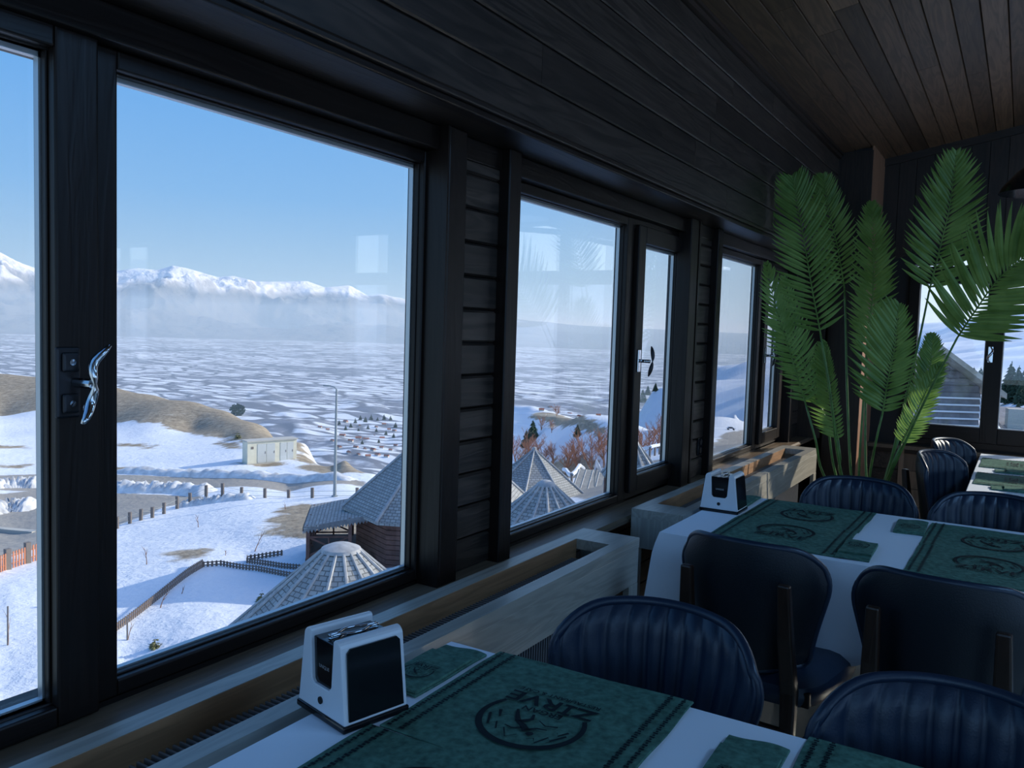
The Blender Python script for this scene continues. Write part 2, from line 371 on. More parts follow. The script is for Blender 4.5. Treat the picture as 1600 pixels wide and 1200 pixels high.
ROAD = [[(-60, 737), (100, 739), (200, 741), (380, 745), (575, 751), (590, 766), (420, 765), (300, 763), (170, 760), (-60, 760)],
        [(-60, 770), (60, 765), (170, 768), (300, 775), (330, 778), (260, 792), (170, 826), (100, 850), (40, 862), (-60, 880)],
        [(-60, 808), (60, 806), (150, 800), (150, 852), (40, 860), (-60, 880)],
        [(880, 775), (930, 752), (1010, 722), (1100, 705), (1180, 680), (1180, 700), (1100, 760), (950, 800)],
        [(1100, 725), (1108, 694), (1130, 678), (1160, 672), (1182, 674), (1185, 705), (1150, 725)]]
SOIL = [[(-60, 588), (100, 592), (170, 601), (250, 616), (320, 636), (370, 657), (420, 678), (450, 692), (458, 706), (400, 702), (350, 690), (330, 680), (170, 660), (100, 655), (60, 641), (-60, 638)],
        [(455, 690), (500, 706), (588, 744), (575, 750), (520, 745), (490, 735), (458, 733), (470, 724), (458, 718)],
        [(-60, 685), (48, 695), (48, 701), (-60, 700)], [(170, 688), (230, 694), (270, 706), (170, 696)], [(-60, 718), (48, 726), (40, 732), (-60, 732)], [(170, 727), (255, 733), (200, 737), (170, 736)],
        [(340, 692), (375, 688), (378, 700), (345, 702)], [(375, 718), (470, 722), (455, 731), (380, 728)], [(360, 738), (430, 741), (420, 745), (350, 742)],
        [(400, 818), (420, 800), (470, 788), (540, 790), (610, 800), (610, 850), (500, 846), (450, 842), (420, 832)],
        [(262, 874), (285, 862), (318, 858), (322, 862), (300, 872), (265, 878)],
        [(815, 640), (870, 645), (950, 668), (950, 690), (900, 676), (840, 655)], [(810, 700), (860, 720), (940, 712), (940, 740), (880, 752), (815, 745)], [(-60, 795), (30, 788), (48, 800), (-60, 806)]]
soil = region(SOIL, 3.5, {0: lambda px: 620 + max(0, px - 170) * .32, 1: lambda px: 693 + (px - 455) * .42}); road = region(ROAD, 1.6)
far = np.clip((RR - 330) / 300, 0, 1) * np.clip((-95 - Z) / 60, 0, 1)
me = bpy.data.meshes.new('ground'); na, nr = X.shape
idx = np.arange(na * nr).reshape(na, nr)
quads = np.stack([idx[:-1, :-1], idx[1:, :-1], idx[1:, 1:], idx[:-1, 1:]], -1).reshape(-1, 4)[:, ::-1]
me.vertices.add(na * nr); me.vertices.foreach_set('co', np.stack([X, Y, Z], -1).astype(np.float32).ravel())
me.loops.add(quads.size); me.loops.foreach_set('vertex_index', quads.astype(np.int32).ravel())
me.polygons.add(len(quads)); me.polygons.foreach_set('loop_start', np.arange(0, quads.size, 4, dtype=np.int32)); me.polygons.foreach_set('loop_total', np.full(len(quads), 4, np.int32))
me.polygons.foreach_set('use_smooth', np.ones(len(quads), bool)); me.update(); me.validate()
ca = me.color_attributes.new('cover', 'FLOAT_COLOR', 'POINT')
ca.data.foreach_set('color', np.stack([soil, road, far, np.ones_like(far)], -1).astype(np.float32).ravel())
def noise_node(n, vec, scale, detail=6, rough=.55):
    x = n.nodes.new('ShaderNodeTexNoise'); x.inputs['Scale'].default_value = scale; x.inputs['Detail'].default_value = detail; x.inputs['Roughness'].default_value = rough
    n.links.new(vec, x.inputs['Vector']); return x.outputs['Fac']
def nmath(n, op, a, b=None, c=None, clamp=False):
    x = n.nodes.new('ShaderNodeMath'); x.operation = op; x.use_clamp = clamp
    for i, q in enumerate((a, b, c)):
        if q is None: continue
        if isinstance(q, (int, float)): x.inputs[i].default_value = q
        else: n.links.new(q, x.inputs[i])
    return x.outputs[0]
def nmix(n, f, a, b):
    x = n.nodes.new('ShaderNodeMixRGB')
    for i, q in enumerate((f, a, b)):
        if isinstance(q, tuple): x.inputs[i].default_value = (*q, 1)
        elif isinstance(q, float): x.inputs[i].default_value = q
        else: n.links.new(q, x.inputs[i])
    return x.outputs[0]
def field_color(n, pos):
    """patchwork of snowy fields, hedges and dark orchards, metres"""
    mpn = n.nodes.new('ShaderNodeMapping'); mpn.inputs['Rotation'].default_value = (0, 0, .55); mpn.inputs['Scale'].default_value = (1 / 210, 1 / 75, 0); n.links.new(pos, mpn.inputs[0])
    vo = n.nodes.new('ShaderNodeTexVoronoi'); vo.inputs['Scale'].default_value = 1; n.links.new(mpn.outputs[0], vo.inputs['Vector'])
    sp = n.nodes.new('ShaderNodeSeparateXYZ'); n.links.new(vo.outputs['Color'], sp.inputs[0])
    ve = n.nodes.new('ShaderNodeTexVoronoi'); ve.feature = 'DISTANCE_TO_EDGE'; ve.inputs['Scale'].default_value = 1; n.links.new(mpn.outputs[0], ve.inputs['Vector'])
    n1 = noise_node(n, pos, 1 / 900, 4); n2 = noise_node(n, pos, 1 / 45, 6, .65)
    a = nmath(n, 'MULTIPLY_ADD', sp.outputs[0], .34, nmath(n, 'MULTIPLY', n1, .95)); a = nmath(n, 'MULTIPLY_ADD', n2, .5, a)
    f = nmath(n, 'MULTIPLY', nmath(n, 'SUBTRACT', a, .84), 6, clamp=True)
    hedge = nmath(n, 'MULTIPLY', nmath(n, 'SUBTRACT', nmath(n, 'ADD', .05, nmath(n, 'MULTIPLY', n2, .16)), ve.outputs[0]), 12, clamp=True)
    c = nmix(n, f, (.78, .82, .88), (.24, .26, .31)); return nmix(n, hedge, c, (.20, .22, .26))
m, n, b = new_mat('snowy_ground')
at_ = n.nodes.new('ShaderNodeAttribute'); at_.attribute_name = 'cover'; sp = n.nodes.new('ShaderNodeSeparateColor'); n.links.new(at_.outputs['Color'], sp.inputs[0])
ge = n.nodes.new('ShaderNodeNewGeometry'); pos = ge.outputs['Position']
nA = noise_node(n, pos, .22, 8, .65); nB = noise_node(n, pos, 2.5, 5); nC = noise_node(n, pos, .035, 5)
s1 = nmath(n, 'ADD', sp.outputs[0], nmath(n, 'MULTIPLY', nmath(n, 'SUBTRACT', nA, .5), 1.1)); s1 = nmath(n, 'MULTIPLY', nmath(n, 'SUBTRACT', s1, .5), 9, clamp=True)
r1 = nmath(n, 'ADD', sp.outputs[1], nmath(n, 'MULTIPLY', nmath(n, 'SUBTRACT', nA, .5), .9)); r1 = nmath(n, 'MULTIPLY', nmath(n, 'SUBTRACT', r1, .5), 9, clamp=True)
snow = nmix(n, nB, (.76, .80, .86), (.84, .86, .90)); grass = nmix(n, nmath(n, 'MULTIPLY_ADD', noise_node(n, pos, 1.1, 6, .75), 3.2, -1.1, clamp=True), (.23, .185, .135), (.47, .40, .30)); grass = nmix(n, nmath(n, 'MULTIPLY', nmath(n, 'SUBTRACT', nA, .62), 9, clamp=True), grass, (.55, .50, .42))
asph = nmix(n, nA, (.30, .28, .26), (.45, .42, .37))
c = nmix(n, s1, snow, grass); c = nmix(n, r1, c, asph); c = nmix(n, sp.outputs[2], c, field_color(n, pos))
n.links.new(c, b.inputs['Base Color']); b.inputs['Roughness'].default_value = .9; b.inputs['Specular IOR Level'].default_value = .15
hb = nmath(n, 'ADD', nmath(n, 'MULTIPLY', nA, 1.0), nmath(n, 'MULTIPLY', nB, .2)); bump(n, b, hb, .55, .5)
me.materials.append(m); g = bpy.data.objects.new('ground', me); COL.objects.link(g); g['kind'] = 'structure'
# valley plain
m, n, b = new_mat('valley_fields'); ge = n.nodes.new('ShaderNodeNewGeometry'); n.links.new(field_color(n, ge.outputs['Position']), b.inputs['Base Color']); b.inputs['Roughness'].default_value = 1; b.inputs['Specular IOR Level'].default_value = 0
q = MB()
q.grid(lambda u, v: (CAM.x + math.sin(math.radians(-115 + 195 * u)) * 1200 * (60 ** v), math.cos(math.radians(-115 + 195 * u)) * 1200 * (60 ** v), -338), 60, 12)
q.f = [f[::-1] for f in q.f]
q.build('valley_field', m, kind='structure')
# mountain range
RID = [(-300, 380), (-100, 398), (0, 393), (25, 404), (60, 415), (110, 410), (150, 412), (185, 424), (215, 420), (245, 423), (270, 416), (292, 420), (340, 434), (365, 432), (400, 441), (440, 441), (480, 440), (508, 450), (545, 446), (575, 460), (600, 458), (640, 465), (700, 480), (800, 498), (900, 508), (1000, 514), (1150, 520), (1300, 524)]
pr = []
for px, py in RID:
    d = ray(px, py); pr.append((math.atan2(d.x, d.y), d.z / math.hypot(d.x, d.y)))
pr = np.array(pr)
a1 = np.radians(np.arange(-82, 6, .12)); t1 = np.linspace(0, 1, 110)
A1, T1 = np.meshgrid(a1, t1, indexing='ij')
def fbm(x, y, oct=6, ridged=True):
    from mathutils import noise as N
    out_ = np.zeros(x.shape); xf = x.ravel(); yf = y.ravel(); o_ = np.zeros(len(xf))
    for i in range(len(xf)):
        o_[i] = N.ridged_multi_fractal((xf[i], yf[i], 3.3), .9, 2.1, oct, 1.0, 2.0) if ridged else N.fractal((xf[i], yf[i], 1.7), 1., 2., oct)
    return o_.reshape(x.shape)
R1 = 15500 + T1 * 15000
Xm = CAM.x + np.sin(A1) * R1; Ym = np.cos(A1) * R1
N1 = fbm(Xm / 5200, Ym / 5200, 7); N1 = (N1 - N1.min()) / (N1.max() - N1.min())
H1 = np.interp(a1, pr[:, 0], pr[:, 1])[:, None]
prof = np.clip(T1 / .62, 0, 1) ** 1.15
base = -340 + prof * (H1 * R1 + 340 + 1.44)
Zm = base + (N1 - .62) * 1500 * np.clip(T1 * 3, 0, 1) * (1 - .68 * np.clip(1 - abs(T1 - .62) / .12, 0, 1)) * np.clip(H1 / .05, .1, 1)
back = np.clip((T1 - .66) / .34, 0, 1); Zm = Zm * (1 - back) + back * -340
Zm = np.minimum(Zm, H1 * R1 * 1.005 + 15 * N1)
me = bpy.data.meshes.new('snowy_mountain'); na, nr = Xm.shape; idx = np.arange(na * nr).reshape(na, nr)
quads = np.stack([idx[:-1, :-1], idx[1:, :-1], idx[1:, 1:], idx[:-1, 1:]], -1).reshape(-1, 4)[:, ::-1]
me.from_pydata(np.stack([Xm, Ym, Zm], -1).reshape(-1, 3).tolist(), [], quads.tolist()); me.update()
me.polygons.foreach_set('use_smooth', np.ones(len(quads), bool))
m, n, b = new_mat('mountain_snow_and_rock'); ge = n.nodes.new('ShaderNodeNewGeometry'); pos = ge.outputs['Position']; sp = n.nodes.new('ShaderNodeSeparateXYZ'); n.links.new(pos, sp.inputs[0])
nn = noise_node(n, pos, 1 / 1500, 8, .6); hh = nmath(n, 'MULTIPLY_ADD', nn, 900, sp.outputs[2]); f = nmath(n, 'MULTIPLY', nmath(n, 'SUBTRACT', hh, 1050), 1 / 260, clamp=True)
sn2 = n.nodes.new('ShaderNodeSeparateXYZ'); n.links.new(ge.outputs['Normal'], sn2.inputs[0])
st = nmath(n, 'MULTIPLY', nmath(n, 'SUBTRACT', sn2.outputs[2], .72), 8, clamp=True)
f = nmath(n, 'MULTIPLY', f, nmath(n, 'ADD', .35, nmath(n, 'MULTIPLY', st, .65)))
n.links.new(nmix(n, f, (.20, .22, .25), (.88, .89, .92)), b.inputs['Base Color']); b.inputs['Roughness'].default_value = 1; b.inputs['Specular IOR Level'].default_value = 0
bump(n, b, nn, .8, 400)
me.materials.append(m); g = bpy.data.objects.new('snowy_mountain', me); COL.objects.link(g); g['kind'] = 'structure'
# haze lying over the valley (a real volume far away)
m = bpy.data.materials.new('valley_haze'); m.use_nodes = True; n = m.node_tree; n.nodes.clear(); o_ = n.nodes.new('ShaderNodeOutputMaterial')
vs_ = n.nodes.new('ShaderNodeVolumeScatter'); vs_.inputs['Color'].default_value = (.68, .87, 1.0, 1); vs_.inputs['Density'].default_value = HAZE; vs_.inputs['Anisotropy'].default_value = .1
n.links.new(vs_.outputs[0], o_.inputs['Volume'])
hz = MB()
ring = [(CAM.x + math.sin(a) * r, math.cos(a) * r) for r, aa in ((1100, np.radians(np.arange(-95, 12, 6.))), (42000, np.radians(np.arange(11, -96, -6.)))) for a in aa]
k = len(ring); hz.v = [(x, y, -345) for x, y in ring] + [(x, y, HAZE_TOP) for x, y in ring]
hz.f = [tuple(range(k)), tuple(range(k, 2 * k))[::-1]] + [(i, k + i, k + (i + 1) % k, (i + 1) % k) for i in range(k)]
import bmesh
_o = hz.build('valley_haze', m); _b = bmesh.new(); _b.from_mesh(_o.data); bmesh.ops.recalc_face_normals(_b, faces=_b.faces); print('VOL', _b.calc_volume(signed=True)); _b.to_mesh(_o.data); _b.free()
tag(_o, 'pale blue haze lying low over the wide snowy valley', 'haze', kind='stuff')
# ================================================================== ROOM
ROOT = {}
def st(name, mb, mat, parent=None, **k):
    o = mb.build(name, mat, parent, **k)
    if parent is None: o['kind'] = 'structure'
    return o
YE = 7.05          # end wall face
Y0 = -3.4          # wall behind the camera
XR = 10.4          # far side wall
RX, RZ = .236, 2.79   # foot of the sloping ceiling
SL = .19
def cz(x): return RZ + SL * (x - RX) if x < 5.3 else RZ + SL * (5.3 - RX) - SL * (x - 5.3)
# floor
st('floor', B(0, XR, Y0, YE, -.2, 0), M['floor'])
# ceiling: slab above, boards below
cl = MB(); cl.prism([(RX - .35, cz(RX) + .05), (5.3, cz(5.3) + .06), (XR + .1, cz(XR) + .05), (XR + .1, cz(XR) + .4), (5.3, cz(5.3) + .4), (RX - .35, cz(RX) + .4)], Y0 - .1, YE + .25, 'y')
CE = st('ceiling', cl, M['dark_wall'])
x = RX; k = 0
while x < 5.25:
    wd = .108
    # each course is two lengths butted at a random joint
    cuts = [Y0, random.uniform(-1.5, 1.0), random.uniform(2.6, 5.6), YE + .1]
    for i in range(3):
        a = x + .003; b_ = x + wd - .006
        mbp = MB(); mbp.prism([(a, cz(a)), (b_, cz(b_)), (b_ + .003, cz(b_) + .006), (b_ + .003, cz(b_) + .018), (a - .003, cz(a) + .018), (a - .003, cz(a) + .006)], cuts[i] + .001, cuts[i + 1] - .001, 'y')
        if x < 3.2: mbp.build('ceiling_board', M['ceil'], CE)
        else:
            if i == 0: k_ = MB()
            k_.add(mbp.v, mbp.f)
            if i == 2: k_.build('ceiling_board', M['ceil'], CE)
    x += wd
x = 5.3
kk = MB()
while x < XR - .02:
    b_ = min(x + .102, XR); kk.prism([(x + .003, cz(x)), (b_, cz(b_)), (b_, cz(b_) + .018), (x + .003, cz(x) + .018)], Y0, YE + .1, 'y'); x += .108
kk.build('ceiling_boards', M['ceil'], CE, kind='stuff')
# cornice strips where ceiling meets the walls
st('trim_1', B(RX - .01, RX + .022, Y0, YE, cz(RX) - .035, cz(RX) + .002).box(RX + .022, RX + .034, Y0, YE, cz(RX) - .012, cz(RX) + .004), M['wood_y'])
tr = MB(); tr.prism([(RX, cz(RX) - .055), (5.3, cz(5.3) - .055), (5.3, cz(5.3) + .004), (RX, cz(RX) + .004)], YE - .035, YE, 'y')
st('trim_2', tr, M['wood_x'])
tr = MB(); tr.prism([(.46, 2.045), (2.6, 2.52), (2.6, 2.545), (.46, 2.07)], YE - .02, YE, 'y')
st('trim_3', tr, M['wood_x'])
# --- window wall (left)
ZB, ZT = .744, 1.890            # glass opening heights
WL = MB()
WL.box(-.065, -.02, Y0, YE + .2, -.3, .70)         # below the sills
WL.box(-.065, -.02, Y0, YE + .2, 1.95, 3.0)        # above the windows
PIL = [(-1.2, -.82), (1.866, 2.25), (3.90, 4.30), (5.97, YE + .2)]    # solid piers between the windows
for a, b_ in PIL:
    WL.box(-.065, -.02, a + .10, b_ - .10, .70, 1.95); WL.box(-.02, .03, a + .02, b_ - .02, .70, 1.95)
WL.box(-.02, .045, Y0, YE, -.0, .66)
WL_ = st('wall_left', WL, M['dark_wall'])
# lower boards of the wall (between the radiator covers)
z = .02
while z < .6:
    h = .096
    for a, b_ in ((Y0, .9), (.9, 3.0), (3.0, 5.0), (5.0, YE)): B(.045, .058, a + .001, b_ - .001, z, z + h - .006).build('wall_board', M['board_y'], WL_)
    z += h
# header, soffit and the boxed upper wall
B(-.02, .07, Y0, YE, 1.925, 1.99).build('header_beam', M['frame_y'], WL_, bevel=.004)
B(-.02, RX - .012, Y0, YE, 1.990, 2.02).build('soffit', M['wood_y'], WL_)
B(RX - .035, RX + .004, Y0, YE, 1.985, 2.004).build('soffit_edge', M['frame_y'], WL_, bevel=.004)
B(RX - .012, RX + .014, Y0, YE, 2.004, 2.022).build('edge_bead', M['wood_y'], WL_, bevel=.005)
B(.0, RX - .014, Y0, YE, 2.02, 2.9).build('backing', M['dark_wall'], WL_)
NB = 6; zb = 2.022; bh = (cz(RX) - .03 - zb) / NB
for i in range(NB):
    cuts = [Y0] + sorted([random.uniform(-2, -.5), random.uniform(.3, 2.2), random.uniform(3.1, 5.3)]) + [YE]
    for a, b_ in zip(cuts[:-1], cuts[1:]):
        z0 = zb + i * bh; p = MB()
        p.prism([(RX - .014, z0 + .002), (RX - .004, z0 + .002), (RX, z0 + .007), (RX, z0 + bh - .008), (RX - .004, z0 + bh - .003), (RX - .014, z0 + bh - .003)], a + .0008, b_ - .0008, 'y')
        p.build('wall_board', M['board_y'], WL_)
# piers: two upright trims with recessed short boards between
def pier(ya, yb, wl=.086, wr=.07, nb=13):
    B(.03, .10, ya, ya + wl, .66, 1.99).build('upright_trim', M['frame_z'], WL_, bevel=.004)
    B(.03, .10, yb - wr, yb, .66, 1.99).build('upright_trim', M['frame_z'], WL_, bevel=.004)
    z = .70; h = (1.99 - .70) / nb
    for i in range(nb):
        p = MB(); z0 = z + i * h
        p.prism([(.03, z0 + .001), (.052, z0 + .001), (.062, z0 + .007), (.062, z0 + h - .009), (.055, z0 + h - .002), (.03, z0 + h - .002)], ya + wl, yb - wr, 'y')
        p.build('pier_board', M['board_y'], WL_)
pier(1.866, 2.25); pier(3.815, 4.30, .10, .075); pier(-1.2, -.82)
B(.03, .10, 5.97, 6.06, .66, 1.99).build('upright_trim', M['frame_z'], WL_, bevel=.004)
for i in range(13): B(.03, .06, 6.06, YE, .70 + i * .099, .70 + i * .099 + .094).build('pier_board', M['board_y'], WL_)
# sills
SILL = MB(); SILL.prism([(-.02, .668), (.150, .668), (.163, .678), (.163, .690), (.152, .700), (-.02, .702)], Y0, YE, 'y')
st('trim_4', SILL, M['sill'])
# --- windows in the left wall
def frame_piece(nm, x0, x1, y0, y1, z0, z1, par, ax, mat='frame_', bev=.004):
    return B(x0, x1, y0, y1, z0, z1).build(nm, M[mat + ax], par, bevel=bev)
def pane(y0, y1, z0, z1, par, x=-.012):
    g = B(x - .009, x + .009, y0 - .008, y1 + .008, z0 - .008, z1 + .008).build('glass_pane', M['glass'], par)
    s = MB()
    s.box(x - .007, x + .007, y0 - .008, y0 + .007, z0, z1).box(x - .007, x + .007, y1 - .007, y1 + .008, z0, z1)
    s.box(x - .007, x + .007, y0, y1, z0 - .008, z0 + .007).box(x - .007, x + .007, y0, y1, z1 - .013, z1 + .008)
    s.build('pane_spacer', M['spacer'], par)
    return g
def ring(nm, y0, y1, z0, z1, wy0, wy1, wz0, wz1, x0, x1, par):
    """four timbers round the opening y0..y1, z0..z1; w* are their widths"""
    frame_piece(nm + '_stile', x0, x1, y0 - wy0, y0, z0 - wz0, z1 + wz1, par, 'z')
    frame_piece(nm + '_stile', x0, x1, y1, y1 + wy1, z0 - wz0, z1 + wz1, par, 'z')
    frame_piece(nm + '_rail', x0, x1, y0, y1, z0 - wz0, z0, par, 'y')
    frame_piece(nm + '_rail', x0, x1, y0, y1, z1, z1 + wz1, par, 'y')
def beads(y0, y1, z0, z1, par, x0=-.004, x1=.012, t=.004):
    frame_piece('glazing_bead', x0, x1, y0, y0 + t, z0, z1, par, 'z', bev=.003); frame_piece('glazing_bead', x0, x1, y1 - t, y1, z0, z1, par, 'z', bev=.003)
    frame_piece('glazing_bead', x0, x1, y0 + t, y1 - t, z0, z0 + t, par, 'y', bev=.003); frame_piece('glazing_bead', x0, x1, y0 + t, y1 - t, z1 - t, z1, par, 'y', bev=.003)
def butterfly_handle(y, z, x, par, big=1.0):
    """back plate with two screws and an S-curved lever standing off it"""
    p = MB(); p.box(x, x + .009, y - .022, y + .022, z - .062, z + .062); h = p.build('window_handle', M['dark_metal'], par, bevel=.004)
    for s_ in (-1, 1):
        q = MB(); q.box(x + .009, x + .017, y - .014, y + .016, z + s_ * .036 - .017, z + s_ * .036 + .017); q.build('handle_boss', M['dark_metal'], h, bevel=.004)
        q = MB(); q.tube([(x + .017, y + .001, z + s_ * .036), (x + .0195, y + .001, z + s_ * .036)], .0055, 12); q.build('screw', M['chrome'], h)
    q = MB(); q.tube([(x + .009, y + .012, z), (x + .05, y + .018, z)], .009, 10); q.build('spindle', M['chrome'], h)
    pts = []; rad = []
    for i in range(17):
        t = i / 16; zz = (t - .5) * .135
        pts.append((x + .05 + .012 * math.cos(t * 4 * PI) * .5 + .01 * abs(t - .5), y + .018 - .010 * math.sin((t - .5) * 2 * PI) + .050 * (t - .5), z + zz)); rad.append(.004 + .0075 * abs(math.sin((t - .5) * 2 * PI)) ** .7)
    MB().tube(pts, rad, 10, flat=.55).build('lever', M['chrome'], h, smooth=True)
    return h
XS, XF = -.03, .030
# window 1: opening sash on the left, fixed light on the right
def win_root(i, y0, y1):
    o = MB(); o.box(-.05, XF, y0, y1, .70, .712); o.box(-.05, XF, y0, y1, 1.925, 1.95)
    return st('window_%d' % i, o, M['frame_y'])
W1 = win_root(1, .2, 1.866)
ring('frame', .932, 1.846, ZB, ZT, .075, .02, .032, .035, XS, XF, W1); pane(.932, 1.846, ZB, ZT, W1); beads(.932, 1.846, ZB, ZT, W1)
frame_piece('jamb_lining', .0, .10, 1.858, 1.866, .70, 1.99, W1, 'z', bev=0)
S1 = B(-.03, -.02, .30, .81, ZB, ZB + .002).build('sash', M['frame_y'], W1)
def ring2(y0, y1, z0, z1, w0, w1, wz, x0, x1, par): ring('sash', y0, y1, z0, z1, w0, w1, wz, wz, x0, x1, par)
ring2(.315, .805, ZB, ZT, .07, .078, .038, -.02, .050, S1); pane(.315, .805, ZB, ZT, S1, x=.004); beads(.315, .805, ZB, ZT, S1, .012, .028)
H1_ = butterfly_handle(.822, 1.322, .05, S1)
frame_piece('frame_stile', XS, XF, .2, .24, .70, 1.95, W1, 'z')
# window further left
W0 = win_root(4, -.82, .2)
ring('frame', -.74, .12, ZB, ZT, .08, .08, .032, .035, XS, XF, W0); pane(-.74, .12, ZB, ZT, W0)
W00 = win_root(5, -3.3, -1.2)
ring('frame', -3.2, -1.3, ZB, ZT, .08, .08, .032, .035, XS, XF, W00); pane(-3.2, -1.3, ZB, ZT, W00)
# window 2
W2 = win_root(2, 2.25, 3.99)
ring('frame', 2.36, 3.235, ZB, ZT, .11, .07, .032, .035, XS, XF, W2); pane(2.36, 3.235, ZB, ZT, W2); beads(2.36, 3.235, ZB, ZT, W2)
S2 = B(-.03, -.02, 3.34, 3.9, .79, .792).build('sash', M['frame_y'], W2)
ring2(3.392, 3.83, .812, 1.828, .078, .095, .072, -.02, .050, S2); pane(3.392, 3.83, .812, 1.828, S2, x=.004); beads(3.392, 3.83, .812, 1.828, S2, .012, .026)
frame_piece('jamb_lining', .0, .10, 3.93, 3.955, .70, 1.99, W2, 'z', bev=0)
def t_handle(y, z, x, par):
    p = MB(); p.box(x, x + .008, y - .014, y + .014, z - .05, z + .05); h = p.build('window_handle', M['chrome'], par, bevel=.003)
    MB().tube([(x + .008, y, z), (x + .055, y, z)], .008, 10).build('spindle', M['chrome'], h, smooth=True)
    pts = []; rad = []
    for i in range(15):
        t = i / 14; pts.append((x + .055 + .012 * math.sin(t * PI), y + .010 * math.sin((t - .5) * PI), z + (t - .5) * .13)); rad.append(.003 + .009 * abs(math.sin((t - .5) * 2 * PI)) ** .8)
    MB().tube(pts, rad, 10, flat=.7).build('lever', M['dark_metal'], h, smooth=True)
t_handle(3.35, 1.318, .05, S2)
# window 3
W3 = win_root(3, 4.30, 5.97)
ring('frame', 4.42, 5.30, ZB, ZT, .12, .07, .032, .035, XS, XF, W3); pane(4.42, 5.30, ZB, ZT, W3); beads(4.42, 5.30, ZB, ZT, W3)
S3 = B(-.03, -.02, 5.4, 5.9, .79, .792).build('sash', M['frame_y'], W3)
ring2(5.46, 5.84, .812, 1.828, .078, .08, .072, -.02, .050, S3); pane(5.46, 5.84, .812, 1.828, S3, x=.004); beads(5.46, 5.84, .812, 1.828, S3, .012, .026)
t_handle(5.42, 1.318, .05, S3)
for w_, a, b_ in ((W1, .24, .86), (W2, 3.30, 3.98), (W3, 5.37, 5.96)):
    frame_piece('frame_rail', XS - .02, XF, a, b_, .70, .748, w_, 'y'); frame_piece('frame_rail', XS - .02, XF, a, b_, 1.886, 1.95, w_, 'y')
# socket on the second pier
so_ = B(.062, .070, 4.135, 4.215, .815, .905).build('wall_socket', M['black_pl'], None, bevel=.006)
tag(so_, 'small black double wall socket on the boarded pier between the second and third window', 'socket')
for zz in (.838, .882): MB().tube([(.070, 4.175, zz), (.073, 4.175, zz)], .016, 16).build('socket_face', M['dark_metal'], so_)
# --- end wall
# window groups: (x0, x1, [glass bays])
def topz(x): return 1.955 + .235 * (x - .66) if x < 2.62 else 1.955 + .235 * (2.62 - .66) - .03 * (x - 2.62)
EW = MB(); holes = [(.70, 3.52, .745), (3.74, 5.12, .745), (8.6, 9.9, .745)]
EW.box(.0, XR, YE + .001, YE + .2, -.2, .745)
xs = [0, .70, 3.52, 3.74, 5.12, 8.6, 9.9, XR]
for i in range(0, 8, 2): EW.box(xs[i], xs[i + 1], YE + .001, YE + .2, .745, 4.4)
EW.prism([(.70, 2.02), (2.62, 2.47), (3.52, 2.45), (3.52, 4.4), (.70, 4.4)], YE + .001, YE + .2, 'y')
EW.box(3.74, 5.12, YE + .001, YE + .2, 2.47, 4.4); EW.box(8.6, 9.9, YE + .001, YE + .2, 2.47, 4.4)
EWo = st('wall_back', EW, M['dark_wall'])
# dark vertical panelling above, lower panelling of warm boards
z = .0
for i, (z0, z1) in enumerate(((.02, .16), (.162, .30), (.302, .44), (.442, .575))):
    for a, b_ in ((.47, .72), (.72, 1.9), (1.9, 3.4), (3.4, 5.2)): B(a + .001, b_ - .001, YE - .016, YE, z0, z1 - .003).build('wall_board', M['low_z'] if a > .7 else M['board_y'], EWo)
B(.70, .735, YE - .03, YE, 0, .60).build('upright_trim', M['low_z'], EWo)
B(.98, 1.01, YE - .03, YE, 0, .60).build('upright_trim', M['low_z'], EWo)
x = .46
while x < 5.2:
    p = MB(); a, b_ = x + .001, x + .117
    zt = lambda q: cz(q) - .02
    zlo = 2.05 if x < 2.7 else 2.5
    p.prism([(a, 2.06 + .222 * (a - .46) if x < 2.6 else 2.55), (b_, 2.06 + .222 * (b_ - .46) if x < 2.6 else 2.55), (b_, zt(b_)), (a, zt(a))], YE - .012, YE, 'y')
    p.build('wall_board', M['wood_z'], EWo); x += .12
x = .46
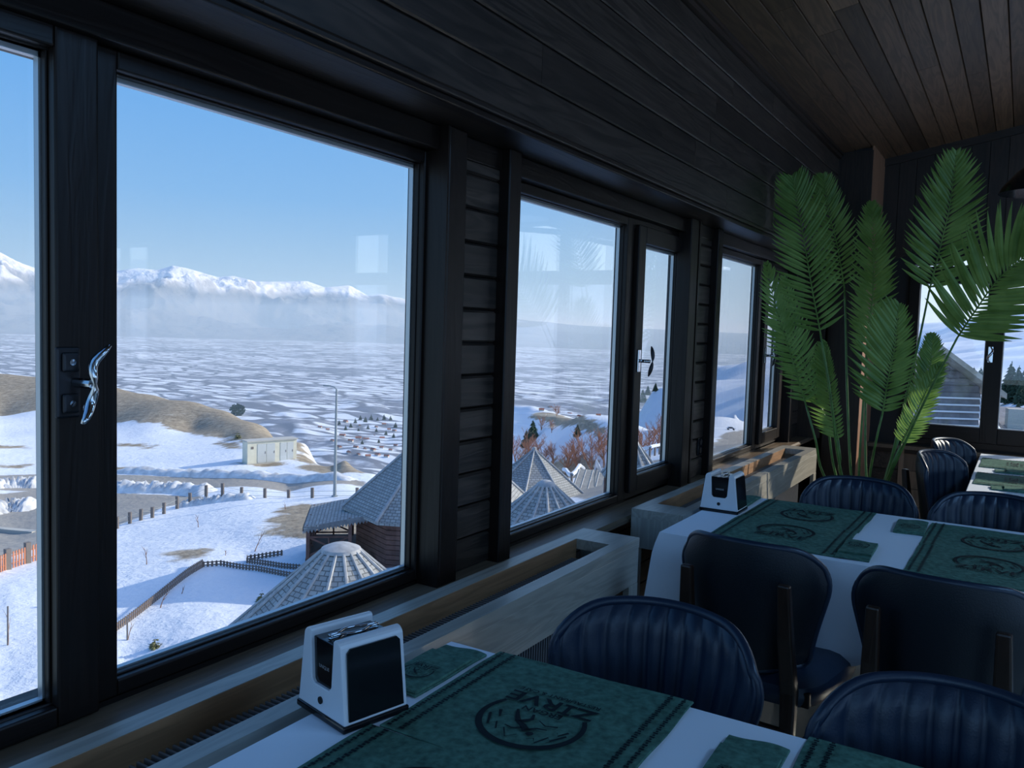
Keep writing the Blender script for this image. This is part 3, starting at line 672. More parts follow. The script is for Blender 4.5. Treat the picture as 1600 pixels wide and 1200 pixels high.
# sill of the end windows
es = MB(); es.box(.46, 5.25, YE - .10, YE + .02, .612, .640); st('trim_5', es, M['sill'])
es = MB(); es.box(.46, 5.25, YE - .022, YE, .575, .612); st('trim_6', es, M['wood_x'])
def end_window(idx, x0, x1, bays, top):
    W = MB().box(x0, x1, YE - .03, YE + .06, .66, .70); W.box(x0, x1, YE - .02, YE + .06, .70, .745)
    W = st('window_%d' % idx, W, M['frame_x'])
    yb, yf = YE + .06, YE - .03
    edges = [x0] + [v for bb in bays for v in bb] + [x1]
    for i in range(0, len(edges), 2):
        a, b_ = edges[i], edges[i + 1]
        p = MB(); p.prism([(a, .70), (b_, .70), (b_, top(b_) + .03), (a, top(a) + .03)], yf, yb, 'y'); p.build('frame_stile', M['frame_z'], W, bevel=.004)
    for a, b_ in bays:
        B(a, b_, yf, yb, .70, .815).build('frame_rail', M['frame_x'], W, bevel=.004)
        B(a, b_, yf, yb, 1.880, 2.008).build('transom_bar', M['frame_x'], W, bevel=.004)
        z1, z2 = top(a), top(b_)
        p = MB(); p.prism([(a, max(z1, 2.009)), (b_, z2), (b_, z2 + .05), (a, max(z1, 2.009) + .05)], yf, yb, 'y'); p.build('frame_head', M['frame_x'], W, bevel=.004)
        B(a - .006, b_ + .006, YE + .006, YE + .022, .809, 1.886).build('glass_pane', M['glass'], W)
        s_ = MB(); s_.box(a - .006, a + .005, YE + .004, YE + .024, .812, 1.884).box(b_ - .005, b_ + .006, YE + .004, YE + .024, .812, 1.884).box(a, b_, YE + .004, YE + .024, .809, .819).box(a, b_, YE + .004, YE + .024, 1.876, 1.886)
        s_.build('pane_spacer', M['spacer'], W)
        p = MB(); p.prism([(a + .0, 2.004), (b_, 2.004), (b_, z2 + .004), (a, max(z1, 2.006) + .004)], YE + .008, YE + .02, 'y'); p.build('glass_pane', M['glass'], W)
    return W
E1 = end_window(6, .70, 3.52, [(.775, 1.232), (1.345, 2.24), (2.35, 2.87), (2.95, 3.44)], topz)
end_window(7, 3.74, 5.12, [(3.82, 4.34), (4.42, 5.03)], lambda x: 2.43)
end_window(8, 8.6, 9.9, [(8.70, 9.2), (9.3, 9.8)], lambda x: 2.40)
# handle on the mullion
hh_ = B(1.250, 1.284, YE - .038, YE - .03, 1.30, 1.42).build('window_handle', M['chrome'], E1, bevel=.004)
pts = [(1.267 + .014 * math.sin((i / 12 - .5) * 2 * PI), YE - .062 - .01 * math.cos((i / 12 - .5) * 2 * PI), 1.305 + .11 * i / 12) for i in range(13)]
MB().tube(pts, [.004 + .005 * math.sin(PI * i / 12) for i in range(13)], 8).build('lever', M['chrome'], hh_, smooth=True)
MB().tube([(1.267, YE - .038, 1.36), (1.267, YE - .055, 1.36)], .007, 8).build('spindle', M['chrome'], hh_)
# boxed corner post
cp = MB(); cp.box(RX - .01, .462, 6.50, YE, 0, cz(RX) + .03)
CPo = st('corner_post', cp, M['dark_wall'])
B(RX - .012, .470, 6.488, 6.50, 0, cz(.3)).build('post_face', M['wood_z'], CPo)
B(.462, .474, 6.49, 6.76, 0, cz(.46)).build('post_face', M['sunlit_z'], CPo); B(.462, .474, 6.762, YE, 0, cz(.46)).build('post_face', M['sunlit_z'], CPo)
B(.055, RX - .012, 6.40, 6.412, .70, 2.0).build('post_face', M['wood_z'], CPo)
# remaining walls
# far side wall and wall behind camera: unseen window openings added for indoor light
def glazed(nm, ax, a0, a1, face, step=1.55, zb=.70, zt=2.35, ztop=4.6):
    def bx(mb, u0, u1, d0, d1, z0, z1): return mb.box(d0, d1, u0, u1, z0, z1) if ax == 'x' else mb.box(u0, u1, d0, d1, z0, z1)
    d0, d1 = face
    w_ = MB(); bx(w_, a0, a1, d0, d1, -.2, zb); bx(w_, a0, a1, d0, d1, zt, ztop); o = st(nm, w_, M['dark_wall'])
    n_ = int((a1 - a0) / step); st_ = (a1 - a0) / n_
    for i in range(n_ + 1):
        c_ = a0 + i * st_; bx(MB(), max(a0, c_ - .07), min(a1, c_ + .07), d0 - .01, d1 + .01, zb, zt).build('mullion', M['wood_z'], o)
    return o
o_ = glazed('wall_right', 'x', Y0, 5.0, (XR, XR + .15)); B(XR, XR + .15, 5.0, YE, -.2, 4.6).build('wall_panel', M['dark_wall'], o_)
glazed('wall_front', 'y', 0, XR, (Y0 - .15, Y0))
# --- radiators with slotted covers
def radiator_cover(y0, y1, nm_label, ztop=.740, x0=.178, x1=.392):
    r = thing('radiator_cover', nm_label, 'radiator cover', (0, 0, 0), 0, None)
    t = .034; sl0, sl1 = x0 + .048, x1 - .044
    top = MB(); top.box(x0, sl0, y0, y1, ztop - t, ztop); top.box(sl1, x1, y0, y1, ztop - t, ztop); top.box(sl0, sl1, y0, y0 + .15, ztop - t, ztop); top.box(sl0, sl1, y1 - .15, y1, ztop - t, ztop)
    top.build('top_board', M['cover_y'], r)
    B(sl0 - .012, sl0 + .0015, y0 + .15, y1 - .15, ztop - .075, ztop - .001).build('slot_lining', M['slot_wood'], r)
    B(x1 - .022, x1 - .001, y0 + .001, y1 - .001, ztop - .155, ztop - t).build('front_apron', M['cover_y'], r, bevel=.002)
    for a, b_ in ((y0, y0 + .075), (y1 - .075, y1)):
        B(x1 - .022, x1, a, b_, 0, ztop - .155).build('leg', M['cover_z'], r, bevel=.002)
    for a, b_ in ((y0, y0 + .022), (y1 - .022, y1)):
        p = MB(); p.box(x0, x1 - .022, a, b_, ztop - .155, ztop - t); p.box(x0, x0 + .04, a, b_, 0, ztop - .155); p.build('end_frame', M['cover_z'], r)
    return r
radiator_cover(-.6, 2.62, 'long pale oak radiator cover with a top slot under the nearest windows')
radiator_cover(3.045, 5.50, 'pale oak radiator cover in the far corner by the palm, partly sunlit')
def radiator(y0, y1, lab):
    r = thing('radiator', lab, 'radiator', (0, 0, 0))
    B(.235, .243, y0, y1, .12, .66).build('panel', M['fin'], r); B(.317, .325, y0, y1, .12, .66).build('panel', M['fin'], r)
    f = MB(); y = y0
    while y < y1: f.box(.236, .330, y, y + .004, .14, .688); y += .014
    f.build('fins', M['fin'], r, kind='stuff')
    for yy in (y0 + .1, y1 - .12):
        B(.243, .317, yy, yy + .03, 0, .14).build('foot', M['dark_metal'], r)
radiator(-.4, 2.42, 'dark finned radiator seen through the slot of the long cover')
radiator(3.25, 5.3, 'dark finned radiator inside the far corner cover beside the second table')
# pendant lamp over the third table
PL = at(1612, 302, 1, 4.9)
pl = thing('pendant_lamp', 'black conical pendant lamp with gold lining hanging by the end windows', 'lamp', (PL.x + .02, PL.y, PL.z))
prof = [(.165, 0), (.15, .03), (.09, .10), (.045, .14), (.03, .15)]
MB().lathe([(.166, 0), (.151, .033), (.091, .103), (.045, .144), (.02, .16)], 40).build('lamp_shade', M['black_pl'], pl, smooth='auto')
li = MB(); li.lathe([(.160, .0005), (.145, .031), (.085, .098), (.04, .135)], 40); li.f = li.f[:-2]; li.build('shade_lining', M['gold'], pl, smooth='auto')
MB().lathe([(.002, .03), (.025, .045), (.032, .07), (.02, .10), (.015, .13)], 20).build('bulb', simple('unlit_bulb', (.6, .55, .45), .2), pl, smooth=True)
MB().tube([(0, 0, .155), (0, 0, cz(PL.x) - PL.z + .01)], .004, 8).build('cord', M['black_pl'], pl)
MB().lathe([(.05, 0), (.05, .025), (.01, .03)], 20, z=cz(PL.x) - PL.z - .025).build('ceiling_rose', M['black_pl'], pl)
# ================================================================== FURNITURE
TZ = .75
# --- chair: facing +y, origin on the floor under the seat centre
def make_chair():
    t = thing('dining_chair', 'x', 'chair')
    W_, ZTOP = .238, .845
    def halfw(z): return W_
    def outline(u):     # u in -1..1 : bottom and top height of the shell there
        a = abs(u)
        return .465 + .012 * a ** 2, ZTOP - .016 * a ** 2 - .048 * max(0, (a - .55) / .45) ** 2.6
    def curve(u, z):    # plan: wings come forward, back leans
        return -.235 + .115 * abs(u) ** 2.2 - .10 * (z - .47)
    NU, NV = 91, 17
    def pt(u, v, front):
        zb, zt = outline(u); z = zb + (zt - zb) * v
        h_ = (z - .465) / (ZTOP - .465); sm = h_ * h_ * (3 - 2 * h_)
        x = u * (.172 + .070 * sm) * (1 - .12 * max(0, (v - .70) / .30) ** 2.6) * (1 - .10 * max(0, (.12 - v) / .12) ** 2)
        y = curve(u, z)
        if front:
            ch = abs(math.sin((u * 5.5) * PI)) ** .5
            e = min(1, (1 - v) * 9, v * 9, (1 - abs(u)) * 14); e = max(e, 0) ** .5
            y += .012 + (.016 + .015 * ch) * e
        else:
            y -= .006 * max(0, min(1, (1 - abs(u)) * 8, (1 - v) * 8)) ** .5
        return (x, y, z)
    f = MB(); f.grid(lambda a, b: pt(2 * a - 1, b, True), NU, NV); f.f = [q[::-1] for q in f.f]
    f.build('backrest_pad', M['leather'], t, smooth=True)
    b = MB(); b.grid(lambda a, b_: pt(2 * a - 1, b_, False), 41, 9)
    n0 = len(b.v)
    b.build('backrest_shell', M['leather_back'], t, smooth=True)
    # rim and piping
    rim = []
    for i in range(41): rim.append((-1 + 2 * i / 40, 1))
    for i in range(1, 20): rim.append((1, 1 - i / 20))
    for i in range(41): rim.append((1 - 2 * i / 40, 0))
    for i in range(1, 20): rim.append((-1, i / 20))
    rm = []
    for u, v in rim:
        x, y, z = pt(u, v, False); rm.append((x, y + .010, z))
    MB().tube(rm, .0105, 8, closed=True).build('backrest_edge', M['leather'], t, smooth=True)
    pp = [(x * 1.018, y + .001, z + (.006 if i <= 40 else 0)) for i, (x, y, z) in enumerate(rm)]
    MB().tube(pp, .0032, 6, closed=True).build('piping', M['leather'], t, smooth=True)
    # seat
    def seat(a, b_):
        th = a * 2 * PI
        c_, s_ = math.cos(th), math.sin(th); p = 2 / 4.5
        r = b_
        x = .232 * math.copysign(abs(c_) ** p, c_) * r; y = .225 * math.copysign(abs(s_) ** p, s_) * r
        return x * (1 + .06 * (y / .225)), y, .470 - .03 * max(0, r - .75) ** 2 * 16
    s = MB(); s.grid(seat, 41, 9)
    def skirt(a, b_):
        x, y, z = seat(a, 1); return (x * (1 + .03 * math.sin(b_ * PI)), y * (1 + .03 * math.sin(b_ * PI)), z - .055 * b_)
    s.grid(skirt, 41, 6); s.build('seat', M['leather'], t, smooth=True)
    fr = MB(); fr.box(-.205, .205, -.20, -.175, .385, .43).box(-.205, .205, .175, .20, .385, .43).box(-.205, -.18, -.2, .2, .385, .43).box(.18, .205, -.2, .2, .385, .43).build('seat_frame', M['chair_wood'], t, bevel=.004)
    for sx in (-1, 1):
        # rear leg runs on up the back as an upright
        path = [(sx * .165, -.285, 0, .015), (sx * .160, -.235, .25, .019), (sx * .155, -.222, .43, .023), (sx * .150, -.262, .60, .021), (sx * .146, -.286, .755, .017)]
        l = MB(); vs = []
        for x, y, z, r in path: vs += [(x - r, y - r * .8, z), (x + r, y - r * .8, z), (x + r, y + r * .8, z), (x - r, y + r * .8, z)]
        fs = [(3, 2, 1, 0), (16, 17, 18, 19)] + [(4 * i + j, 4 * i + (j + 1) % 4, 4 * i + 4 + (j + 1) % 4, 4 * i + 4 + j) for i in range(4) for j in range(4)]
        l.add(vs, fs).build('leg', M['chair_wood'], t, bevel=.006)
        path = [(sx * .205, .215, 0, .013), (sx * .190, .190, .43, .021)]
        l = MB(); vs = []
        for x, y, z, r in path: vs += [(x - r, y - r, z), (x + r, y - r, z), (x + r, y + r, z), (x - r, y + r, z)]
        l.add(vs, [(3, 2, 1, 0), (4, 5, 6, 7)] + [(j, (j + 1) % 4, 4 + (j + 1) % 4, 4 + j) for j in range(4)]).build('leg', M['chair_wood'], t, bevel=.004)
        B(sx * .178 - .009, sx * .178 + .009, -.24, .20, .235, .265).build('stretcher', M['chair_wood'], t, bevel=.003)
    B(-.16, .16, -.250, -.230, .27, .325).build('stretcher', M['chair_wood'], t, bevel=.003)
    return t
ch = make_chair(); first = [True]
def chair(x, y, rz, label, group):
    if first[0]:
        first[0] = False; ch.location = (x, y, 0); ch.rotation_euler = (0, 0, rz); ch['label'] = label; ch['group'] = group; return ch
    return dup(ch, (x, y, 0), rz, label, group)
G1 = 'navy channel-back chairs at the nearest table'; G2 = 'navy channel-back chairs round the middle table'; G3 = 'chairs at the table by the end windows'
chair(.858, 1.455, PI + .06, 'navy channel-backed chair across the nearest table, beside the radiator cover', G1)
chair(1.42, 1.36, PI + .03, 'navy channel-backed chair across the nearest table, cut by the picture corner', G1)
chair(.83, 2.625, -.10, 'navy chair seen from behind at the middle table, window side, whole rear shell in view', G2)
chair(1.345, 2.56, -.06, 'navy chair seen from behind at the middle table, cut by the right edge', G2)
chair(.925, 3.53, PI + .02, 'navy chair facing us across the middle table, in front of the palm stems', G2)
chair(1.415, 3.50, PI - .02, 'navy chair facing us across the middle table, right of the palm', G2)
chair(1.29, 4.90, -PI / 2 - .38, 'navy chair at the end table with its channelled back in full sun', G3)
chair(1.30, 5.60, -PI / 2 - .38, 'navy chair at the end table, behind the sunlit one, nearer the end wall', G3)
# --- tables
def table(x0, x1, y0, y1, lab, clab):
    cx, cy = (x0 + x1) / 2, (y0 + y1) / 2
    t = thing('dining_table', lab, 'table', (cx, cy, 0), 0, 'cloth-covered dining tables')
    a, b_ = (x1 - x0) / 2 - .006, (y1 - y0) / 2 - .006
    B(-a, a, -b_, b_, TZ - .034, TZ - .004).build('tabletop', M['chair_wood'], t)
    for sy in (-1, 1): B(-a + .05, a - .05, sy * (b_ - .06) - .01, sy * (b_ - .06) + .01, TZ - .11, TZ - .034).build('apron', M['chair_wood'], t)
    for sx in (-1, 1):
        for sy in (-1, 1): B(sx * (a - .07) - .03, sx * (a - .07) + .03, sy * (b_ - .07) - .03, sy * (b_ - .07) + .03, 0, TZ - .034).build('leg', M['chair_wood'], t)
    # cloth: top sheet, rounded edge, wavy drop with scalloped hem
    A, Bb = (x1 - x0) / 2, (y1 - y0) / 2
    per = []
    n_ = 56
    def peri(s):      # s 0..1 along the rectangle with rounded corners, returns point, outward normal, corner weight
        L_ = [2 * A, 2 * Bb, 2 * A, 2 * Bb]; T_ = sum(L_); d = s * T_ % T_
        pts_ = [(-A, -Bb), (A, -Bb), (A, Bb), (-A, Bb)]; dirs = [(1, 0), (0, 1), (-1, 0), (0, -1)]; nrm = [(0, -1), (1, 0), (0, 1), (-1, 0)]
        i = 0
        while d > L_[i]: d -= L_[i]; i += 1
        p = (pts_[i][0] + dirs[i][0] * d, pts_[i][1] + dirs[i][1] * d)
        e = min(d, L_[i] - d); wgt = max(0, 1 - e / .12)
        nn_ = Vector(nrm[i]); 
        if wgt > 0:
            o_ = Vector(nrm[(i + 1) % 4] if d > L_[i] / 2 else nrm[i - 1]); nn_ = (nn_ + o_ * wgt).normalized()
        return p, nn_, wgt
    c = MB(); NS, NVV = 420, 12
    drop = .30
    seed = x0 * 7
    vs = []; fs = []
    for i in range(NS):
        s_ = i / NS; p, nn_, wg = peri(s_)
        fold = math.sin(s_ * 61 + seed) * .5 + math.sin(s_ * 127 + 1 + seed) * .3
        scal = .016 * abs(math.sin(s_ * 2 * (A + Bb) * 2 / .075 * PI / 1)) 
        for j in range(NVV):
            v = j / (NVV - 1)
            if j == 0: q = (p[0], p[1], TZ)
            else:
                out_ = .004 + .012 * min(1, v * 6) + (.018 * fold + .055 * wg ** 2) * v
                q = (p[0] + nn_.x * out_, p[1] + nn_.y * out_, TZ - .004 - (drop + .07 * wg + scal) * v)
            vs.append(q)
        vs_n = len(vs)
    for i in range(NS):
        for j in range(NVV - 1):
            a0 = i * NVV + j; b0 = ((i + 1) % NS) * NVV + j; fs.append((a0, a0 + 1, b0 + 1, b0))
    c.add(vs, fs)
    NX, NY = 40, 26; base = len(c.v)
    c.grid(lambda u, v: (-A + 2 * A * u, -Bb + 2 * Bb * v, TZ), NX, NY)
    o = c.build('tablecloth', M['cloth'], None, smooth='auto'); o.location = (cx, cy, 0)
    tag(o, clab, 'tablecloth', 'white tablecloths')
    return t
table(.44, 1.74, .655, 1.455, 'dining table nearest the camera, under its white cloth', 'white cloth on the nearest table, edge beside the long radiator cover')
table(.432, 1.74, 2.70, 3.555, 'dining table in the middle of the row, under its white cloth', 'white cloth with hanging folds on the middle table')
table(1.285, 2.12, 4.36, 5.95, 'dining table by the end windows, under its white cloth', 'white cloth on the table by the end windows, in sun stripes')
# --- printed emblem: broken ring, mountains, climber-like strokes, lettering; reads from -y side, centre 0,0, radius 1
def text_mesh(body, size, x, y, sc=1.0, sp=1.0):
    cu = bpy.data.curves.new('txt', 'FONT'); cu.body = body; cu.size = size; cu.align_x = 'CENTER'; cu.space_character = sp; cu.resolution_u = 3; cu.offset = size * .018
    ob = bpy.data.objects.new('txt', cu); COL.objects.link(ob); bpy.context.view_layer.update()
    me_ = bpy.data.meshes.new_from_object(ob.evaluated_get(bpy.context.evaluated_depsgraph_get()))
    vs = [(v.co.x * sc + x, v.co.y + y, 0) for v in me_.vertices]; fs = [tuple(p.vertices) for p in me_.polygons]
    bpy.data.objects.remove(ob); bpy.data.meshes.remove(me_); bpy.data.curves.remove(cu)
    return vs, fs
def emblem():
    e = MB()
    r0, r1 = .90, 1.02; n_ = 64; a0, a1 = math.radians(-32), math.radians(212)
    vs = []
    for i in range(n_ + 1):
        a = a0 + (a1 - a0) * i / n_; tt = .55 + .45 * math.sin(PI * i / n_)
        vs += [((1.0 - .12 * tt) * math.cos(a), (1.0 - .12 * tt) * math.sin(a), 0), (1.02 * math.cos(a), 1.02 * math.sin(a), 0)]
    e.add(vs, [(2 * i, 2 * i + 1, 2 * i + 3, 2 * i + 2) for i in range(n_)])
    def stroke(pts, w0, w1):
        vs = []
        k = len(pts)
        for i, p in enumerate(pts):
            p = Vector((*p, 0)); d = (Vector((*pts[min(i + 1, k - 1)], 0)) - Vector((*pts[max(i - 1, 0)], 0))).normalized(); nn_ = Vector((-d.y, d.x, 0)); w_ = (w0 + (w1 - w0) * i / (k - 1)) / 2
            vs += [p + nn_ * w_, p - nn_ * w_]
        e.add(vs, [(2 * i, 2 * i + 1, 2 * i + 3, 2 * i + 2) for i in range(k - 1)])
    stroke([(-.80, .16), (-.62, .46), (-.55, .36), (-.42, .66), (-.34, .52), (-.24, .60)], .05, .02)      # ridge line
    stroke([(.80, .10), (.62, .50), (.52, .34), (.40, .58), (.30, .46), (.12, .74), (-.02, .56)], .05, .02)
    stroke([(-.78, .02), (-.66, .22), (-.60, .12)], .06, .01); stroke([(.70, -.10), (.58, .14), (.50, 0)], .07, .01)
    # running figure
    stroke([(-.10, .36), (.06, .20), (.22, .10)], .16, .10)
    e.add([( -.20 + .075 * math.cos(a), .42 + .075 * math.sin(a), 0) for a in np.linspace(0, 2 * PI, 13)[:-1]], [tuple(range(12))])
    stroke([(.20, .12), (.34, -.10), (.44, -.30)], .12, .05); stroke([(.16, .10), (.02, -.08), (.08, -.26)], .11, .05)
    stroke([(-.06, .34), (-.22, .18), (-.40, .14)], .07, .03); stroke([(.02, .30), (.18, .40), (.34, .36)], .06, .03)
    stroke([(-.52, -.06), (-.30, .02), (-.12, -.10)], .05, .02)
    e.add(*text_mesh('ERGAN', .24, 0, -.50, 1.05)); e.add(*text_mesh('ZİRVE', .56, 0, -.98, 1.18)); e.add(*text_mesh('RESTAURANT & CAFE', .165, 0, -1.20, 1.08))
    return e
EMB = emblem()
def flat_print(mb_, s_, z, cx=0, cy=0, rot=0):
    o_ = MB(); c_, d_ = math.cos(rot), math.sin(rot)
    o_.v = [(cx + s_ * (v[0] * c_ - v[1] * d_), cy + s_ * (v[0] * d_ + v[1] * c_), z) for v in mb_.v]; o_.f = list(mb_.f); return o_
# place mat: local frame, diner sits on the -y side, size .42 x .35
def make_mat():
    t = thing('place_mat', 'x', 'place mat')
    w_, h_ = .212, .198
    def P(u, v):
        x = -w_ + 2 * w_ * u; y = -h_ + 2 * h_ * v
        return (x + .0012 * math.sin(y * 30), y + .002 * math.sin(x * 20 + 1), .0045 + .0015 * math.sin(x * 23) * math.sin(y * 19))
    m_ = MB(); m_.grid(P, 30, 24)
    def E_(s_): 
        s_ = s_ % 1
        return P(min(s_ * 4, 1), 0) if s_ < .25 else P(1, (s_ - .25) * 4) if s_ < .5 else P(1 - (s_ - .5) * 4, 1) if s_ < .75 else P(0, 1 - (s_ - .75) * 4)
    m_.grid(lambda a, b_: (lambda p: (p[0] * (1 + .006 * math.sin(b_ * PI)), p[1] * (1 + .006 * math.sin(b_ * PI)), p[2] * (1 - b_) + .0006 * b_))(E_(a)), 97, 4)
    m_.build('cloth', M['mat'], t, smooth='auto')
    # two dark stitched bands at each short side
    for sx in (-1, 1):
        for off, hw in ((.040, .0030), (.014, .0022)):
            b_ = MB(); x0 = sx * (w_ - off)
            k = 48
            for i in range(k):
                ya = -h_ + .004 + (2 * h_ - .008) * i / k; yb = ya + (2 * h_ - .008) / k * .72
                zz = .0072
                b_.add([(x0 - hw - .0022 * (i % 2), ya, zz), (x0 + hw + .0022 * (i % 2), ya, zz), (x0 + hw + .0022 * (i % 2), yb, zz), (x0 - hw - .0022 * (i % 2), yb, zz)], [(0, 1, 2, 3)])
            b_.build('stitched_band', M['mat_dark'], t)
    flat_print(EMB, .096, .0074, 0, .045).build('printed_emblem', M['mat_dark'], t)
    return t
mt = make_mat(); mfirst = [True]
def mat(x, y, rz, label, group, z=TZ):
    if mfirst[0]:
        mfirst[0] = False; mt.location = (x, y, z); mt.rotation_euler = (0, 0, rz); mt['label'] = label; mt['group'] = group; return mt
    return dup(mt, (x, y, z), rz, label, group)
GM = 'green place mats with printed emblem'
mat(.778, 1.268, PI + .02, 'green place mat facing the far chair of the nearest table, between the two napkins', GM)
mat(.770, .868, .02, 'green place mat at the bottom edge, just in front of the near napkin holder', GM)
mat(1.41, 1.262, PI, 'green place mat cut by the bottom edge, right of the second napkin', GM)
mat(1.40, .862, 0, 'green place mat on the nearest table below the picture, right-hand near place', GM)
mat(.800, 3.338, PI - .01, 'green place mat on the middle table, far side, beside the small napkin holder', GM)
mat(.795, 2.938, .0, 'green place mat on the middle table just above the chair seen from behind', GM)
mat(1.425, 3.295, PI - .02, 'green place mat on the middle table, far side, right of the bare cloth', GM)
mat(1.42, 2.897, -.02, 'green place mat on the middle table, near side, above the right-hand chair back', GM)
mat(1.50, 4.84, -PI / 2, 'green place mat on the end table, nearer of the two on the chair side', GM)
mat(1.50, 5.50, -PI / 2, 'green place mat on the end table, farther one towards the end windows', GM)
mat(1.90, 4.84, PI / 2, 'green place mat on the end table, nearer one on the side away from the chairs', GM)
mat(1.90, 5.50, PI / 2, 'green place mat on the end table, farther one on the side away from the chairs', GM)
# napkin: folded double, .10 x .235, slightly curled
def make_napkin():
    t = thing('folded_napkin', 'x', 'napkin')
    for k, (w_, h_, z, dx, nm) in enumerate(((.050, .120, .003, 0, 'lower_fold'), (.049, .092, .009, .001, 'upper_fold'))):
        def P(u, v):
            x = -w_ + 2 * w_ * u + dx; y = (-h_ + 2 * h_ * v) + (.024 if k else 0)
            return (x, y + .003 * math.sin(x * 40 + k), z + .003 + .0025 * math.sin(u * PI) * (1 - v) + .0015 * math.sin(x * 60 + y * 25))
        m_ = MB(); m_.grid(P, 12, 20)
        def E_(s_):
            return P(min(s_ * 4, 1), 0) if s_ < .25 else P(1, (s_ - .25) * 4) if s_ < .5 else P(1 - (s_ - .5) * 4, 1) if s_ < .75 else P(0, 1 - (s_ - .75) * 4)
        m_.grid(lambda a, b_: (lambda p: (p[0] * (1 + .02 * math.sin(b_ * PI)), p[1] * (1 + .008 * math.sin(b_ * PI)), p[2] - b_ * (.006 if k else .0055)))(E_(a)), 61, 4)
        m_.build(nm, M['mat'], t, smooth='auto')
    flat_print(EMB, .032, .0165, 0, .045).build('printed_emblem', M['mat_dark'], t)
    return t
nk = make_napkin(); nfirst = [True]
def napkin(x, y, rz, label):
    if nfirst[0]:
        nfirst[0] = False; nk.location = (x, y, TZ); nk.rotation_euler = (0, 0, rz); nk['label'] = label; nk['group'] = 'folded green napkins'; return nk
    return dup(nk, (x, y, TZ), rz, label, 'folded green napkins')
napkin(.500, 1.305, PI + .0, 'green napkin beside the radiator cover, behind the near napkin holder')
napkin(1.132, 1.265, PI + .01, 'green napkin on bare white cloth at the bottom edge of the picture')
napkin(.508, 3.42, PI, 'green napkin on the middle table behind its small napkin holder')
napkin(1.050, 2.86, .03, 'green napkin on the middle table, between the backs of the two near chairs')
napkin(1.158, 3.36, PI + .03, 'green napkin on the middle table, far side, in front of the gap between chairs')
napkin(1.50, 4.55, -PI / 2, 'green napkin at the near end of the end table')
napkin(1.50, 5.17, -PI / 2, 'green napkin between the two mats of the end table')
# napkin holders
def make_holder():
    t = thing('napkin_holder', 'x', 'napkin holder')
    D = .066; H = .152
    bw, tw = .074, .058
    B(-.077, .077, -.069, .069, 0, .012).build('base', M['black_pl'], t, bevel=.003)
    # white shell: a U seen from the front, swept front to back
    def U(nw_t, nw_b, nz):
        r = .016
        o = [(-bw, .012)]; 
        for a in np.linspace(180, 90, 6): o.append((-tw + r + r * math.cos(math.radians(a)), H - r + r * math.sin(math.radians(a))))
        o += [(-nw_t - .004, H), (-nw_t, H - .004), (-nw_b - .003, nz + .008), (-nw_b + .005, nz), (nw_b - .005, nz), (nw_b + .003, nz + .008), (nw_t, H - .004), (nw_t + .004, H)]
        for a in np.linspace(90, 0, 6): o.append((tw - r + r * math.cos(math.radians(a)), H - r + r * math.sin(math.radians(a))))
        o += [(bw, .012)]
        return o
    u = MB(); u.prism(U(.036, .028, .058), -D, D, 'y'); u.build('white_shell', M['white_pl'], t, bevel=.0035)
    c_ = MB(); c_.prism([(-.029, .05), (.029, .05), (.0355, .138), (-.0355, .138)], -D + .006, D - .006, 'y'); c_.build('dark_insert', M['black_pl'], t, bevel=.002)
    for sx in (-1, 1):
        p = MB(); q_ = [(-D + .009, .018), (D - .009, .018), (D - .011, .132), (D - .018, .139), (-D + .018, .139), (-D + .011, .132)]
        vs = []
        for e_ in (-.0005, .0028):
            for y, z in q_:
                f_ = (z - .012) / (H - .012); x = (bw + (tw - bw) * f_ + e_) * sx; vs.append((x, y, z))
        k = len(q_); p.add(vs, [tuple(range(k)), tuple(range(k, 2 * k))[::-1]] + [(i, (i + 1) % k, k + (i + 1) % k, k + i) for i in range(k)]); p.build('side_panel', M['black_pl'], t)
    for sx in (-1, 1):
        pts = []
        for i in range(21):
            y = -.050 + .1 * i / 20; wv = .010 * (1 / (1 + math.exp(-(y + .02) * 260)) - 1 / (1 + math.exp(-(y - .02) * 260)))
            pts.append((sx * (.004 + wv), y, .1445))
        MB().tube(pts, .0026, 8).build('chrome_clip', M['chrome'], t, smooth=True)
    sl_ = MB(); sl_.box(-.004, .004, -.05, .05, .1375, .1395); sl_.build('slot', M['chrome'], t)
    for sy in (-1, 1): MB().tube([(0, sy * D, .034), (0, sy * (D + .0025), .034)], .0065, 16).build('button', M['black_pl'], t)
    e_ = MB(); vs, fs = text_mesh('UNIQUE', .0085, 0, 0)
    for sy in (-1, 1): e_.add([(v[0] * -sy, sy * (D - .0055), .088 + v[1]) for v in vs], fs)
    e_.build('lettering', M['spacer'], t)
    return t
nh = make_holder(); nh.location = (.482, 1.094, TZ); nh.rotation_euler = (0, 0, -.24)
nh['label'] = 'white and black napkin holder on the nearest table, beside the radiator cover'; nh['group'] = 'white and black napkin holders'
dup(nh, (.497, 3.215, TZ), .0, 'smaller-looking napkin holder on the middle table beside the window sill', 'white and black napkin holders')
